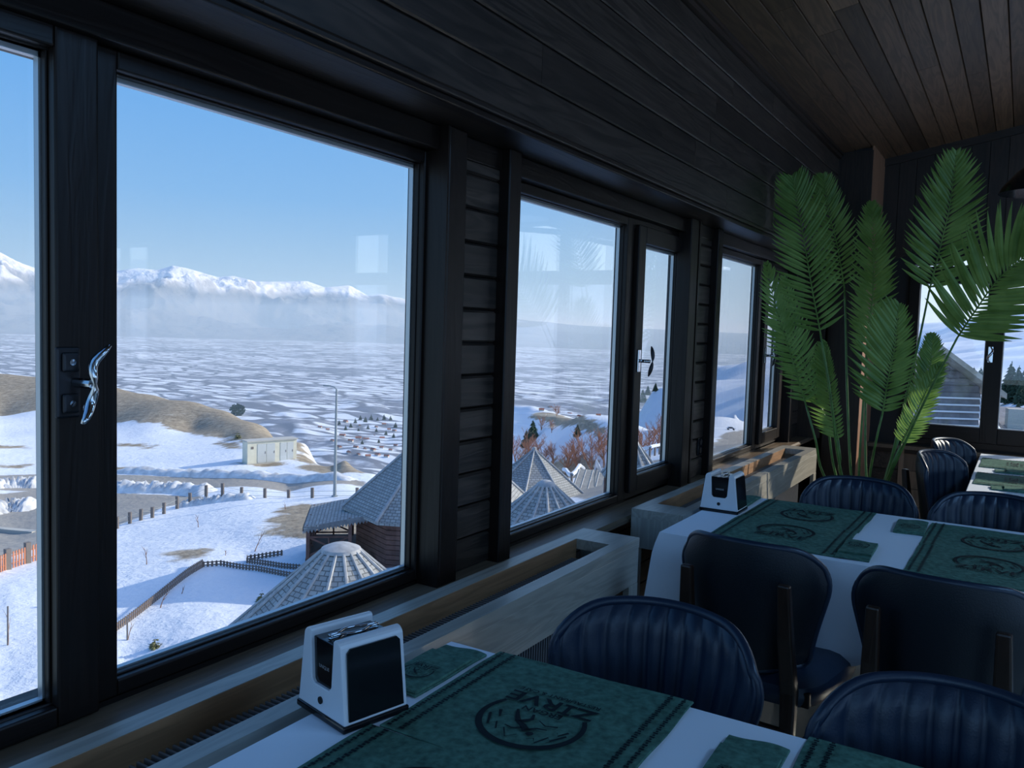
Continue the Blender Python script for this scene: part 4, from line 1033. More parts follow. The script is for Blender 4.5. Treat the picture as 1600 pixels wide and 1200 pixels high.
# --- palm
PB = Vector((.80, 5.05, 0))
palm = thing('potted_palm', 'tall artificial palm with long arching green fronds in the room corner', 'plant', PB)
MB().lathe([(.15, 0), (.17, .02), (.205, .30), (.215, .34), (.205, .345), (.19, .32), (.0, .31)], 36).build('pot', M['pot'], palm, smooth='auto')
so2 = MB(); so2.lathe([(.19, .31), (.1, .325), (0.001, .33)], 24); so2.build('soil', M['bark'], palm)
def c4_(x, y): return (1170 + x / 2.181, 230 + y / 2.181)
def catmull(P, n_):
    P = [P[0] * 2 - P[1]] + P + [P[-1] * 2 - P[-2]]; out_ = []
    k = len(P) - 3
    for i in range(n_ + 1):
        s_ = min(i / n_ * k, k - 1e-6); j = int(s_); t = s_ - j; a, b_, c_, d_ = P[j:j + 4]
        out_.append(.5 * ((2 * b_) + (c_ - a) * t + (2 * a - 5 * b_ + 4 * c_ - d_) * t * t + (3 * b_ - a - 3 * c_ + d_) * t ** 3))
    return out_
def frond(stem, leaf, depth_y, lenL, lenR, face=(.15, -1, .05), droop=.25, up_ang=34, nleaf=30, twist=0):
    """stem, leaf: picture points of the stalk and of the midrib, set in the upright plane y = depth_y (tips lean by 'twist')"""
    yb = PB.y
    S_ = [Vector((PB.x + random.uniform(-.05, .05), PB.y + random.uniform(-.05, .05), .30))]
    for i, q in enumerate(stem):
        f_ = (i + 1) / (len(stem)); S_.append(at(*c4_(*q), 1, yb + (depth_y - yb) * f_))
    Lp = [at(*c4_(*q), 1, depth_y + twist * (i + 1) / len(leaf)) for i, q in enumerate(leaf)]
    path = catmull(S_ + Lp[:1], 14); rib = catmull([S_[-1]] + Lp if not stem else [Lp[0]] + Lp[1:], nleaf)
    st_ = MB(); full = [p - PB for p in path]
    st_.tube(full, [.0085 - .0035 * i / (len(full) - 1) for i in range(len(full))], 7)
    so_ = st_.build('stalk', M['palm_stem'], palm, smooth=True)
    lf = MB(); rr_ = [p - PB for p in rib]
    lf.tube(rr_, [.0048 - .0036 * i / (len(rr_) - 1) for i in range(len(rr_))], 5)
    F = Vector(face).normalized()
    for i in range(1, nleaf + 1):
        t = i / nleaf; p = rr_[i]; tan = (rr_[i] - rr_[i - 1]).normalized(); side = tan.cross(F).normalized(); nor = side.cross(tan)
        env = (math.sin(PI * min(1, .16 + t * .80)) ** .6) * (1 if t < .9 else 1 - (t - .9) * 3)
        for sgn, LL in ((-1, lenR), (1, lenL)):
            ln = LL * env * random.uniform(.93, 1.05)
            an = math.radians(up_ang - 4 + 24 * (1 - t) - 16 * t + random.uniform(-3, 3))
            pts_ = []; nseg = 6; q = p + tan * random.uniform(-.004, .004); d = (side * sgn * math.sin(an + .25) + tan * math.cos(an + .25) + nor * random.uniform(-.06, .10)).normalized()
            for k in range(nseg + 1):
                pts_.append(q.copy()); q = q + d * (ln / nseg); d = (d + tan * .055 + Vector((0, 0, -1)) * droop * .16).normalized()
            wd = [.0026, .0070, .0088, .0084, .0066, .0040, .0005]
            vs = []
            for k, q in enumerate(pts_):
                dd = (pts_[min(k + 1, nseg)] - pts_[max(k - 1, 0)]).normalized(); ax = dd.cross(F).normalized(); ww = wd[k] * (.75 + .5 * LL / .25)
                vs += [q - ax * ww - F * .0015, q + F * .0022, q + ax * ww - F * .0015]
            lf.add(vs, [f_ for k in range(nseg) for f_ in ((3 * k, 3 * k + 1, 3 * k + 4, 3 * k + 3), (3 * k + 1, 3 * k + 2, 3 * k + 5, 3 * k + 4))])
    lim = lambda v: .262 - PB.x if v[2] > 1.93 else .13 - PB.x
    lf.v = [(max(v[0], lim(v) + .004 * (v[2] * 37 % 1)), v[1], v[2]) for v in lf.v]
    lf.build('frond', M['palm'], palm)
FR = [
    ([(262, 1130), (228, 1000)], [(195, 880), (140, 700), (95, 560), (60, 400)], 4.75, .15, .13, .05),
    ([(300, 1130), (270, 960)], [(245, 880), (190, 740), (150, 600), (120, 450)], 4.95, .13, .17, .05),
    ([(320, 1130), (275, 820)], [(245, 640), (215, 480), (190, 330), (165, 190), (150, 110)], 4.70, .22, .22, -.05),
    ([(318, 1130), (312, 1060)], [(305, 1000), (285, 880), (272, 770), (262, 670)], 4.85, .06, .16, .0),
    ([(350, 1130), (335, 820), (330, 600)], [(326, 480), (300, 330), (270, 210), (255, 100)], 5.25, .17, .20, .1),
    ([(375, 1140), (388, 900)], [(402, 720), (418, 560), (425, 420), (425, 300), (420, 195)], 5.05, .16, .17, .1),
    ([(402, 1140), (398, 850)], [(400, 700), (410, 590), (425, 480), (440, 330)], 5.30, .16, .14, .1),
    ([(410, 1140), (432, 1010)], [(455, 910), (475, 790), (497, 680), (510, 545)], 4.72, .15, .26, -.05),
    ([(465, 1150), (530, 880), (580, 660)], [(615, 490), (650, 350), (685, 200), (705, 30)], 5.0, .24, .24, -.1),
    ([(470, 1155), (545, 980), (612, 840)], [(710, 650), (770, 560), (850, 450), (940, 375), (1020, 330)], 4.8, .36, .36, -.3),
    ([(465, 1150), (490, 1080)], [(520, 1010), (560, 930), (605, 830), (650, 740)], 4.9, .11, .10, .05),
    ([(460, 1150), (510, 1000)], [(560, 880), (600, 800), (620, 730), (625, 640)], 5.2, .12, .12, .1),
]
for s_, l_, y_, a_, b_, tw in FR: frond(s_, l_, y_, a_, b_, twist=tw, nleaf=36 if len(l_) > 4 else 30)
# ================================================================== OUTDOOR THINGS
def shingle_mat(name, c1, c2, sc=1.0):
    m, n, b = new_mat(name); t = n.nodes.new('ShaderNodeTexCoord'); br = n.nodes.new('ShaderNodeTexBrick')
    mpn = n.nodes.new('ShaderNodeMapping'); mpn.inputs['Scale'].default_value = (sc, sc, sc); n.links.new(t.outputs['UV'], mpn.inputs[0]); n.links.new(mpn.outputs[0], br.inputs['Vector'])
    br.inputs['Scale'].default_value = 1; br.inputs['Color1'].default_value = (*c1, 1); br.inputs['Color2'].default_value = (*c2, 1); br.inputs['Mortar'].default_value = (c1[0] * .35, c1[1] * .35, c1[2] * .35, 1)
    br.inputs['Mortar Size'].default_value = .03; br.inputs['Brick Width'].default_value = .42; br.inputs['Row Height'].default_value = .28
    n.links.new(br.outputs[0], b.inputs['Base Color']); b.inputs['Roughness'].default_value = .85; bump(n, b, br.outputs['Fac'], -.4, .03); return m
M['shingle'] = shingle_mat('grey_shingles', (.44, .44, .42), (.33, .33, .32), 1.7)
M['ridge'] = simple('ridge_metal', (.42, .42, .42), .6, var=.2, scale=5)
M['cabin'] = simple('dark_red_brown_logs', (.16, .075, .055), .7, var=.4, scale=3)
M['cabin_dk'] = simple('dark_brown_timber', (.085, .045, .035), .7, var=.3, scale=5)
M['kiosk'] = simple('cream_painted_steel', (.74, .70, .55), .6, var=.08, scale=2)
M['kiosk_door'] = simple('pale_grey_door', (.60, .62, .60), .5)
M['picket'] = simple('weathered_picket', (.20, .15, .12), .8, var=.3)
M['picket_or'] = simple('orange_picket', (.50, .20, .11), .8, var=.25)
M['post'] = simple('grey_brown_post', (.20, .17, .15), .8, var=.2)
M['pole'] = simple('galvanised_pole', (.33, .36, .36), .5)
M['snowpile'] = simple('dirty_snow', (.72, .72, .72), .9, var=.25, scale=1.5, bmp=.5)
M['concrete'] = simple('concrete', (.52, .50, .45), .85, var=.1)
M['roofm'] = simple('ribbed_grey_roof', (.36, .33, .28), .6, var=.2, scale=3)
M['siding'] = simple('grey_weathered_siding', (.22, .22, .24), .75, var=.25, scale=4)
M['snow'] = simple('snow_cover', (.80, .83, .88), .9)
M['red_roof'] = simple('red_tile_roof', (.42, .16, .10), .8); M['wallw'] = simple('pale_house_wall', (.62, .58, .52), .8)
def uvq(o, s_=1.0):
    me_ = o.data; uv = me_.uv_layers.new(name='uv')
    for p in me_.polygons:
        n_ = p.normal; h = Vector((-n_.y, n_.x, 0))
        if h.length < 1e-3: h = Vector((1, 0, 0))
        h.normalize(); v_ = n_.cross(h)
        for li in p.loop_indices:
            co = me_.vertices[me_.loops[li].vertex_index].co; uv.data[li].uv = (co.dot(h) * s_, co.dot(v_) * s_)
    return o
def G(x, y): return float(gz(x, y)[0])
# --- cone-roofed gazebos right below the windows
def gazebo(px, py, d, capr, R, H, nrib, lab, rz=0, gh=None):
    top = atd(px, py, d); g = thing('gazebo', lab, 'gazebo', (top.x, top.y, top.z - H), rz, 'gazebos with cone roofs')
    n_ = nrib; z1 = H
    for i in range(n_):
        a0, a1 = 2 * PI * i / n_, 2 * PI * (i + 1) / n_
        p = MB(); P_ = lambda a, r, z: (r * math.cos(a), r * math.sin(a), z)
        p.add([P_(a0, R, 0), P_(a1, R, 0), P_(a1, capr, z1), P_(a0, capr, z1), P_(a0, R, -.05), P_(a1, R, -.05), P_(a1, capr, z1 - .05), P_(a0, capr, z1 - .05)],
              [(0, 1, 2, 3), (7, 6, 5, 4), (0, 4, 5, 1), (2, 6, 7, 3), (1, 5, 6, 2), (0, 3, 7, 4)])
        uvq(p.build('roof_panel', M['shingle'], g))
        MB().tube([P_(a0, R + .02, .02), P_(a0, capr, z1 + .02)], [.07, .05], 6).build('rib', M['ridge'], g)
    cp_ = MB(); cp_.lathe([(capr + .10, z1 - .05), (capr + .06, z1 + .05), (capr * .6, z1 + .16), (.02, z1 + .19)], 24); cp_.build('cap', M['ridge'], g, smooth='auto')
    base = G(top.x, top.y) - (top.z - H)
    for i in range(6):
        a = 2 * PI * i / 6 + .3; B(R * .85 * math.cos(a) - .09, R * .85 * math.cos(a) + .09, R * .85 * math.sin(a) - .09, R * .85 * math.sin(a) + .09, base - .4, .1).build('post', M['cabin'], g)
    MB().lathe([(R * .9, base - .5), (R * .9, base + .12)], 18).build('floor_deck', M['cabin_dk'], g)
    return g
gazebo(533, 858, 25, .52, 4.3, 3.4, 16, 'grey cone-roofed gazebo poking up at the lower right corner of the first window', .1)
gazebo(853, 757, 33, .30, 4.2, 3.4, 16, 'smaller-looking cone-roofed gazebo at the foot of the second window', .2)
# --- log cabins: six-sided pointed roof plus a porch with its own roof
def make_cabin(lab, p_top, R, H, rot, porch_az, wallh, PL_=3.0, PH_=2.9):
    zb = -wallh
    c_ = thing('log_cabin', lab, 'cabin', (p_top.x, p_top.y, p_top.z - H), rot, 'log cabins with pointed shingle roofs')
    n_ = 8; P_ = lambda a, r, z: (r * math.cos(a), r * math.sin(a), z)
    for i in range(n_):
        a0, a1 = 2 * PI * i / n_, 2 * PI * (i + 1) / n_
        p = MB(); p.add([P_(a0, R, 0), P_(a1, R, 0), (0, 0, H), P_(a0, R, -.12), P_(a1, R, -.12), (0, 0, H - .12)], [(0, 1, 2), (5, 4, 3), (0, 3, 4, 1), (1, 4, 5, 2), (0, 2, 5, 3)])
        uvq(p.build('roof_panel', M['shingle'], c_)); MB().tube([P_(a0, R + .03, .02), (0, 0, H + .04)], [.09, .05], 6).build('ridge_cap', M['ridge'], c_)
        p = MB(); Rw = R * .86; z = zb; q0, q1 = P_(a0, Rw, 0), P_(a1, Rw, 0)
        nl = int(wallh / .22)
        for k in range(nl):
            z0 = zb + k * wallh / nl; MB_ = p
            p.add([(q0[0], q0[1], z0), (q1[0], q1[1], z0), (q1[0], q1[1], z0 + wallh / nl - .03), (q0[0], q0[1], z0 + wallh / nl - .03), (q0[0] * .97, q0[1] * .97, z0), (q1[0] * .97, q1[1] * .97, z0), (q1[0] * .97, q1[1] * .97, z0 + wallh / nl), (q0[0] * .97, q0[1] * .97, z0 + wallh / nl)],
                  [(0, 1, 2, 3), (3, 2, 6, 7), (0, 4, 5, 1), (4, 7, 6, 5)])
        p.build('log_wall', M['cabin'], c_, kind='stuff')
    MB().lathe([(.14, H - .1), (.12, H + .10), (.02, H + .16)], 12).build('finial', M['ridge'], c_)
    # porch on the side porch_az
    Pm = Matrix.Rotation(porch_az, 4, 'Z')
    x0, x1, hw = R * .72, R * .72 + PL_, PH_
    zh, zl = .10, -.48
    rf = MB(); rf.add([(x0 - .4, -hw, zh), (x0 - .4, hw, zh), (x1, hw + .1, zl), (x1, -hw - .1, zl), (x0 - .4, -hw, zh - .1), (x0 - .4, hw, zh - .1), (x1, hw + .1, zl - .1), (x1, -hw - .1, zl - .1)], [(0, 3, 2, 1), (4, 5, 6, 7), (3, 7, 6, 2), (0, 4, 7, 3), (1, 2, 6, 5)], Pm)
    uvq(rf.build('porch_roof', M['shingle'], c_))
    # scalloped fringe along the eaves
    k = 22
    fr_ = MB()
    for i in range(k):
        ya = -hw - .1 + (2 * hw + .2) * i / k; yb = ya + (2 * hw + .2) / k
        fr_.add([(x1 + .03, ya, zl), (x1 + .03, yb, zl), (x1 + .03, yb, zl - .2), (x1 + .03, (ya + yb) / 2, zl - .34), (x1 + .03, ya, zl - .2), (x1 - .01, ya, zl), (x1 - .01, yb, zl), (x1 - .01, yb, zl - .2), (x1 - .01, (ya + yb) / 2, zl - .34), (x1 - .01, ya, zl - .2)], [(0, 4, 3, 2, 1), (5, 6, 7, 8, 9), (3, 4, 9, 8), (2, 3, 8, 7)], Pm)
    for sy in (-1, 1):
        for i in range(k):
            ta, tb = i / k, (i + 1) / k; f_ = lambda t: (x0 - .4 + (x1 - x0 + .4) * t, zh + (zl - zh) * t)
            (xa, za), (xb, zb_) = f_(ta), f_(tb); yy = sy * (hw + .08)
            fr_.add([(xa, yy, za), (xb, yy, zb_), (xb, yy, zb_ - .2), ((xa + xb) / 2, yy, (za + zb_) / 2 - .34), (xa, yy, za - .2)], [(0, 1, 2, 3, 4), (4, 3, 2, 1, 0)], Pm)
    fr_.build('eaves_fringe', M['ridge'], c_, kind='stuff')
    zd = zb + .75
    B(x0 - .5, x1 - .1, -hw, hw, zd - .22, zd).add([], [])
    dk = MB(); dk.box(x0 - .5, x1 - .1, -hw, hw, zd - .25, zd, Pm); dk.build('porch_deck', M['cabin_dk'], c_)
    for xx, yy in ((x1 - .2, -hw + .1), (x1 - .2, 0), (x1 - .2, hw - .1), (x0 + .9, -hw + .1), (x0 + .9, hw - .1)):
        ps = MB(); zt_ = zh + (zl - zh) * (xx - x0 + .4) / (x1 - x0 + .4); ps.box(xx - .08, xx + .08, yy - .08, yy + .08, zb - .9, zt_, Pm); ps.build('porch_post', M['cabin'], c_)
    rl = lambda a, b_: MB().tube([Pm @ Vector(a), Pm @ Vector(b_)], .045, 6).build('railing', M['cabin'], c_)
    for sy in (-1, 1):
        yy = sy * (hw - .1)
        for xa, xb in ((x0 + .9, x1 - .2),):
            rl((xa, yy, zd + 1.0), (xb, yy, zd + 1.0)); rl((xa, yy, zd + .12), (xb, yy, zd + .12)); rl((xa, yy, zd + .12), (xb, yy, zd + 1.0)); rl((xa, yy, zd + 1.0), (xb, yy, zd + .12)); rl(((xa + xb) / 2, yy, zd), ((xa + xb) / 2, yy, zd + 1))
    for ya, yb in ((-hw + .1, 0), (0, hw - .1)):
        xx = x1 - .2; rl((xx, ya, zd + 1), (xx, yb, zd + 1)); rl((xx, ya, zd + .12), (xx, yb, zd + .12)); rl((xx, ya, zd + .12), (xx, yb, zd + 1)); rl((xx, ya, zd + 1), (xx, yb, zd + .12)); rl((xx, (ya + yb) / 2, zd), (xx, (ya + yb) / 2, zd + 1))
    dr = MB(); dr.box(R * .80 - .02, R * .80 + .06, -.5, .5, zd, zd + 1.95, Pm); dr.build('door', M['cabin_dk'], c_)
    return c_
tp = atd(692, 655, 41); make_cabin('dark log cabin with shingled roof and railed porch, right side of the first window', tp, 4.8, 4.3, 0, math.radians(221), 2.75, 3.0, 2.3)
tp = atd(835, 702, 50); make_cabin('log cabin with tall shingled roof behind the small gazebo in the second window', tp, 5.2, 4.3, .35, math.radians(215), 3.0, 2.2, 2.0)
gazebo(990, 692, 34, .14, 1.25, 1.35, 12, 'little pointed roof showing in the narrow opening sash of the second window', .3)
# --- electricity kiosk on the snow slope
kp, kd = gp(418, 721)
kk_ = thing('electrical_kiosk', 'cream steel electrical kiosk with double grey doors on the snowy slope', 'kiosk', kp, math.radians(72))
Wk = 80 * kd / FPX / 2; Hk = 35 * kd / FPX
B(-Wk, Wk, -1.2, .1, -.5, Hk).build('body', M['kiosk'], kk_)
B(-Wk - .1, Wk + .1, -1.35, .2, Hk, Hk + .12).build('roof', M['concrete'], kk_)
B(-Wk - .02, Wk + .02, -1.24, -1.2, -.5, .12).build('plinth', M['concrete'], kk_)
for x0_, x1_ in ((-.60, -.26), (-.24, .10), (.32, .58), (.60, .86)):
    d_ = B(Wk * x0_, Wk * x1_, -1.235, -1.2, .15, Hk - .25).build('door', M['kiosk_door'], kk_)
    B(Wk * x1_ - .12, Wk * x1_ - .07, -1.26, -1.235, Hk * .45, Hk * .55).build('door_handle', M['post'], d_)
for x0_ in (-.86, .40): B(Wk * x0_, Wk * (x0_ + .10), -1.225, -1.2, Hk - .75, Hk - .5).build('warning_plate', M['post'], kk_)
# --- street pole
pp_, pd_ = gp(523, 776)
pl_ = thing('street_lamp_pole', 'tall thin galvanised lamp pole beside the road in the first window', 'lamp pole', pp_)
hp_ = 168 * pd_ / FPX
MB().tube([(0, 0, -.3), (0, 0, hp_)], [.14, .07], 10).build('pole', M['pole'], pl_)
MB().tube([(0, 0, hp_), (-.3, .1, hp_ + .15), (-1.1, .3, hp_ + .2)], .045, 6).build('lamp_arm', M['pole'], pl_)
B(-1.6, -1.0, .22, .42, hp_ + .14, hp_ + .24).build('lamp_head', M['pole'], pl_)
MB().lathe([(.25, -.3), (.25, .08), (.16, .12)], 12).build('base', M['pole'], pl_)
# --- roadside fence posts
fp_ = thing('post_and_wire_fence', 'row of bare wooden posts along the crest of the snow mound by the road', 'fence', gp(349, 781)[0])
O_ = fp_.location.copy()
tops = []
for px, py, h in [(183, 826, 19), (203, 818, 18), (220, 813, 18), (238, 809, 17), (256, 803, 18), (277, 795, 20), (297, 790, 20), (322, 785, 27), (348, 782, 27), (377, 778, 17), (414, 778, 15), (451, 778, 13), (488, 778, 16), (558, 777, 15), (590, 777, 15)]:
    p, d = gp(px, py); hh2 = h * d / FPX
    q = MB(); q.tube([(p.x - O_.x, p.y - O_.y, p.z - O_.z - .5), (p.x - O_.x + random.uniform(-.04, .04), p.y - O_.y, p.z - O_.z + hh2)], .13, 7); q.build('fence_post', M['post'], fp_); tops.append((p.x - O_.x, p.y - O_.y, p.z - O_.z + hh2))
for f_ in (.25, .6):
    w_ = MB(); w_.tube([(a, b_, c_ - f_) for a, b_, c_ in tops], .012, 4); w_.build('wire', M['pole'], fp_)
# --- picket fences
def picket_fence(pts, h_px, lab, mat_, gap=.16, wd=.085, posts=True, group='low picket fences in the snow', cap=260):
    P = [gp(*q) for q in pts]; o = P[0][0].copy()
    f_ = thing('picket_fence', lab, 'fence', o, 0, group)
    seg = []
    for (a, da), (b_, db) in zip(P[:-1], P[1:]):
        L_ = (b_ - a).length; n_ = max(2, int(L_ / gap)); dv = (b_ - a).normalized(); side = Vector((-dv.y, dv.x, 0)).normalized()
        bulk = MB(); rl_ = MB()
        for i in range(n_):
            p = a + (b_ - a) * (i / n_); z = G(p.x, p.y); hh_ = h_px * (da + (db - da) * i / n_) / FPX if h_px > 3 else h_px
            u = Vector((dv.x, dv.y, 0)).normalized() * wd / 2; q = Vector((p.x - o.x, p.y - o.y, z - o.z)); s3 = side * .015
            pk = bulk
            pk.add([q - u - s3 + Vector((0, 0, -.1)), q + u - s3 + Vector((0, 0, -.1)), q + u - s3 + Vector((0, 0, hh_ - .05)), q - s3 + Vector((0, 0, hh_)), q - u - s3 + Vector((0, 0, hh_ - .05)),
                    q - u + s3 + Vector((0, 0, -.1)), q + u + s3 + Vector((0, 0, -.1)), q + u + s3 + Vector((0, 0, hh_ - .05)), q + s3 + Vector((0, 0, hh_)), q - u + s3 + Vector((0, 0, hh_ - .05))],
                   [(0, 1, 2, 3, 4), (9, 8, 7, 6, 5), (0, 4, 9, 5), (1, 6, 7, 2), (4, 3, 8, 9), (3, 2, 7, 8)])
        bulk.build('pickets', mat_, f_, kind='stuff')
        for fz in (.28, .72):
            pth = []
            for i in range(0, 9):
                p = a + (b_ - a) * (i / 8); hh_ = h_px * (da + (db - da) * i / 8) / FPX if h_px > 3 else h_px
                pth.append((p.x - o.x + side.x * .03, p.y - o.y + side.y * .03, G(p.x, p.y) - o.z + hh_ * fz))
            MB().tube(pth, .03, 4).build('rail', mat_, f_)
    return f_
picket_fence([(165, 998), (215, 962), (262, 925), (318, 886)], 14, 'picket fence running up the snow from the lower left of the first window', M['picket'], .17)
picket_fence([(318, 886), (345, 884), (400, 892), (480, 905)], 9.5, 'dark picket fence continuing right towards the cabin, lower of the two', M['picket'], .2, .1)
picket_fence([(440, 868), (386, 876), (386, 880), (440, 888), (486, 892)], 9.5, 'dark hooked picket fence nearest the cabin porch, upper of the two', M['picket'], .2, .1)
of = picket_fence([(-60, 912), (-20, 903), (12, 890), (43, 880), (70, 872)], 27, 'orange picket fence with thick grey posts, low in the left sash', M['picket_or'], .24, .13, group=None)
for px, py in ((12, 890), (43, 880), (70, 871), (-22, 904)):
    p, d = gp(px, py); o = of.location
    B(p.x - o.x - .13, p.x - o.x + .13, p.y - o.y - .13, p.y - o.y + .13, p.z - o.z - .3, p.z - o.z + 33 * d / FPX).build('fence_post', M['post'], of)
cb, _d0 = gp(10, 832)
k_ = B(-2.2, 2.2, -.25, .25, -.1, .28).build('concrete_kerb', M['concrete'], None); k_.location = cb; k_.rotation_euler = (0, 0, .35); tag(k_, 'short raised concrete kerb block on the asphalt, left sash', 'kerb')
# --- ploughed snow banks along the road
def bank(pts, w_, h_, lab):
    P = [gp(*q)[0] for q in pts]; path = catmull(P, len(P) * 12); b_ = MB(); nv = 9
    rnd = np.random.RandomState(3)
    vs = []
    for i, p in enumerate(path):
        t = (path[min(i + 1, len(path) - 1)] - path[max(i - 1, 0)]); s_ = Vector((-t.y, t.x, 0)).normalized(); e = min(1, i / 4, (len(path) - 1 - i) / 4)
        for j in range(nv):
            u = j / (nv - 1) * 2 - 1; hh_ = h_ * (1 - u * u) * (.55 + .6 * rnd.rand()) * e
            x, y = p.x + s_.x * u * w_ * (.8 + .4 * rnd.rand()), p.y + s_.y * u * w_; vs.append((x, y, hh_ - .1))
    zz = gz([v[0] for v in vs], [v[1] for v in vs]); vs = [(v[0], v[1], v[2] + z_) for v, z_ in zip(vs, zz)]
    b_.add(vs, [(i * nv + j, (i + 1) * nv + j, (i + 1) * nv + j + 1, i * nv + j + 1) for i in range(len(path) - 1) for j in range(nv - 1)])
    tag(b_.build('snow_bank', M['snowpile'], smooth=True), lab, 'snow bank', kind='stuff')
bank([(165, 762), (220, 766), (280, 768), (330, 770)], 1.3, .9, 'ridge of ploughed dirty snow between the two asphalt strips')
bank([(-40, 760), (20, 759), (70, 759)], 1.3, .9, 'ploughed dirty snow ridge in the left sash')
bank([(165, 738), (280, 742), (420, 748), (560, 752)], .9, .7, 'long low snow bank on the far side of the road')
bank([(-40, 800), (10, 795), (60, 793)], 1.6, .9, 'snow heap on the asphalt in the left sash, nearer one')
bank([(275, 792), (310, 788), (345, 783), (400, 779)], .8, .6, 'rough snow edge under the fence posts')
# --- saplings and shrubs
def branchy(h, spread, n, rad, seed, up=.8, sub=2, start=.25, trunks=1):
    rnd = random.Random(seed); mb_ = MB()
    def br(p, d, L_, r, lv):
        k = 4; pts_ = [p.copy()]
        for i in range(k): d = (d + Vector((rnd.uniform(-.16, .16), rnd.uniform(-.16, .16), rnd.uniform(-.05, .12)))).normalized(); p = p + d * L_ / k; pts_.append(p.copy())
        mb_.tube(pts_, [r * (1 - .75 * i / k) for i in range(k + 1)], 4 if lv else 5, caps=False)
        if lv < sub:
            m_ = n if lv == 0 else max(2, n // 2)
            for i in range(m_):
                f_ = start + (1 - start) * (i + rnd.random()) / m_; q = pts_[min(k - 1, int(f_ * k))].lerp(pts_[min(k, int(f_ * k) + 1)], f_ * k % 1)
                a = rnd.uniform(0, 2 * PI); dd = (d * up + Vector((math.cos(a), math.sin(a), .25)) * spread).normalized()
                br(q, dd, L_ * (.62 - .25 * f_) * rnd.uniform(.7, 1.2), r * .45, lv + 1)
    for t in range(trunks): br(Vector((rnd.uniform(-.1, .1) * (trunks > 1), rnd.uniform(-.1, .1) * (trunks > 1), -.1)), Vector((rnd.uniform(-.1, .1) * (1 + trunks), rnd.uniform(-.1, .1) * (1 + trunks), 1)).normalized(), h, rad, 0)
    return mb_
def pine_mb(h, r, seed, tiers=8, dens=26):
    rnd = random.Random(seed); f_ = MB()
    for i in range(tiers):
        t = i / (tiers - 1); z = h * (.10 + .85 * t); rr_ = r * (1 - t) ** .8 + .04 * r
        for j in range(int(dens * (1 - .6 * t))):
            a = rnd.uniform(0, 2 * PI); L_ = rr_ * rnd.uniform(.75, 1.1); zz = z + rnd.uniform(-.05, .05) * h; dz = -L_ * .15
            c_, s_ = math.cos(a), math.sin(a); w_ = L_ * .16
            f_.add([(0, 0, zz + .04 * h), (c_ * L_ * .6 - s_ * w_, s_ * L_ * .6 + c_ * w_, zz + dz * .4), (c_ * L_, s_ * L_, zz + dz), (c_ * L_ * .6 + s_ * w_, s_ * L_ * .6 - c_ * w_, zz + dz * .4), (c_ * L_ * .5, s_ * L_ * .5, zz + .05 * h)], [(0, 1, 4), (1, 2, 4), (2, 3, 4), (3, 0, 4)])
    return f_
def plant(kind, name, px, py, hpx, lab, cat, group, seed, wide=.3):
    p, d = gp(px, py); h = hpx * d / FPX; t = thing(name, lab, cat, p, seed * 1.3, group)
    if kind == 'twig':
        branchy(h * .62, .5, 5, .02 + h * .006, seed, sub=1, start=.4).build('stem', M['twig'], t)
    elif kind == 'stake':
        MB().tube([(0, 0, -.2), (.02, 0, h)], .03, 6).build('stake', M['post'], t); branchy(h * .75, .3, 3, .02, seed, sub=1, start=.5).build('stem', M['twig'], t)
    elif kind == 'bush':
        branchy(h * .5, .9, 7, .02, seed, sub=2, start=.1, trunks=6).build('branches', M['bush'], t)
        pine_mb(h * .9, h * wide, seed, 4, 24).build('foliage', M['bush'], t)
    elif kind == 'pine':
        MB().tube([(0, 0, -.3), (0, 0, h * .9)], [h * .022, h * .005], 6).build('trunk', M['bark'], t); pine_mb(h, h * wide, seed, 12, 40).build('foliage', M['pine'], t)
    elif kind == 'round':
        rnd = random.Random(seed); f_ = MB(); MB().tube([(0, 0, -.5), (0, 0, h * .5)], [h * .04, h * .02], 6).build('trunk', M['bark'], t)
        for i in range(420):
            v_ = Vector((rnd.gauss(0, 1), rnd.gauss(0, 1), rnd.gauss(0, 1))).normalized() * rnd.uniform(.6, 1.0); c_ = Vector((v_.x * h * wide, v_.y * h * wide, h * .55 + v_.z * h * .45))
            a_ = Vector((rnd.gauss(0, 1), rnd.gauss(0, 1), rnd.gauss(0, 1))).normalized() * h * .07; b_ = a_.orthogonal()
            f_.add([c_ - a_, c_ + b_, c_ + a_, c_ - b_], [(0, 1, 2, 3)])
        f_.build('foliage', M['pine'], t)
    elif kind == 'russet':
        branchy(h * .62, .8, 10, h * .016 + .03, seed, sub=3, start=.15, trunks=2).build('branches', M['twig_red'], t)
    return t
GS = 'young saplings in the snowy yard'
plant('twig', 'sapling', 229, 882, 42, 'bare sapling on the snow left of the brown earth patch', 'sapling', GS, 3)
plant('twig', 'sapling', 310, 824, 30, 'bare sapling on the snow between the post row and the brown patch', 'sapling', GS, 4)
plant('twig', 'sapling', 397, 862, 50, 'tall bent sapling behind the hooked picket fence', 'sapling', GS, 5)
plant('twig', 'sapling', 446, 796, 18, 'tiny sapling at the far edge of the yard near the lamp pole', 'sapling', GS, 6)
plant('twig', 'sapling', 250, 950, 44, 'russet twiggy sapling leaning over the long picket fence', 'sapling', GS, 7)
plant('twig', 'sapling', 283, 928, 24, 'short twiggy sapling at the long picket fence, right of the russet one', 'sapling', GS, 8)
plant('stake', 'sapling', 199, 1000, 38, 'staked sapling in front of the lower end of the long picket fence', 'sapling', GS, 9)
plant('stake', 'sapling', 12, 1008, 62, 'staked sapling with a tall bare whip, bottom of the left sash', 'sapling', GS, 10)
plant('twig', 'sapling', 352, 868, 16, 'tiny sapling on the shadow edge between fence and cabin', 'sapling', GS, 11)
plant('bush', 'small_shrub', 243, 1012, 20, 'small olive shrub on the snow at the bottom window edge', 'shrub', 'small evergreen shrubs in the yard', 12, .6)
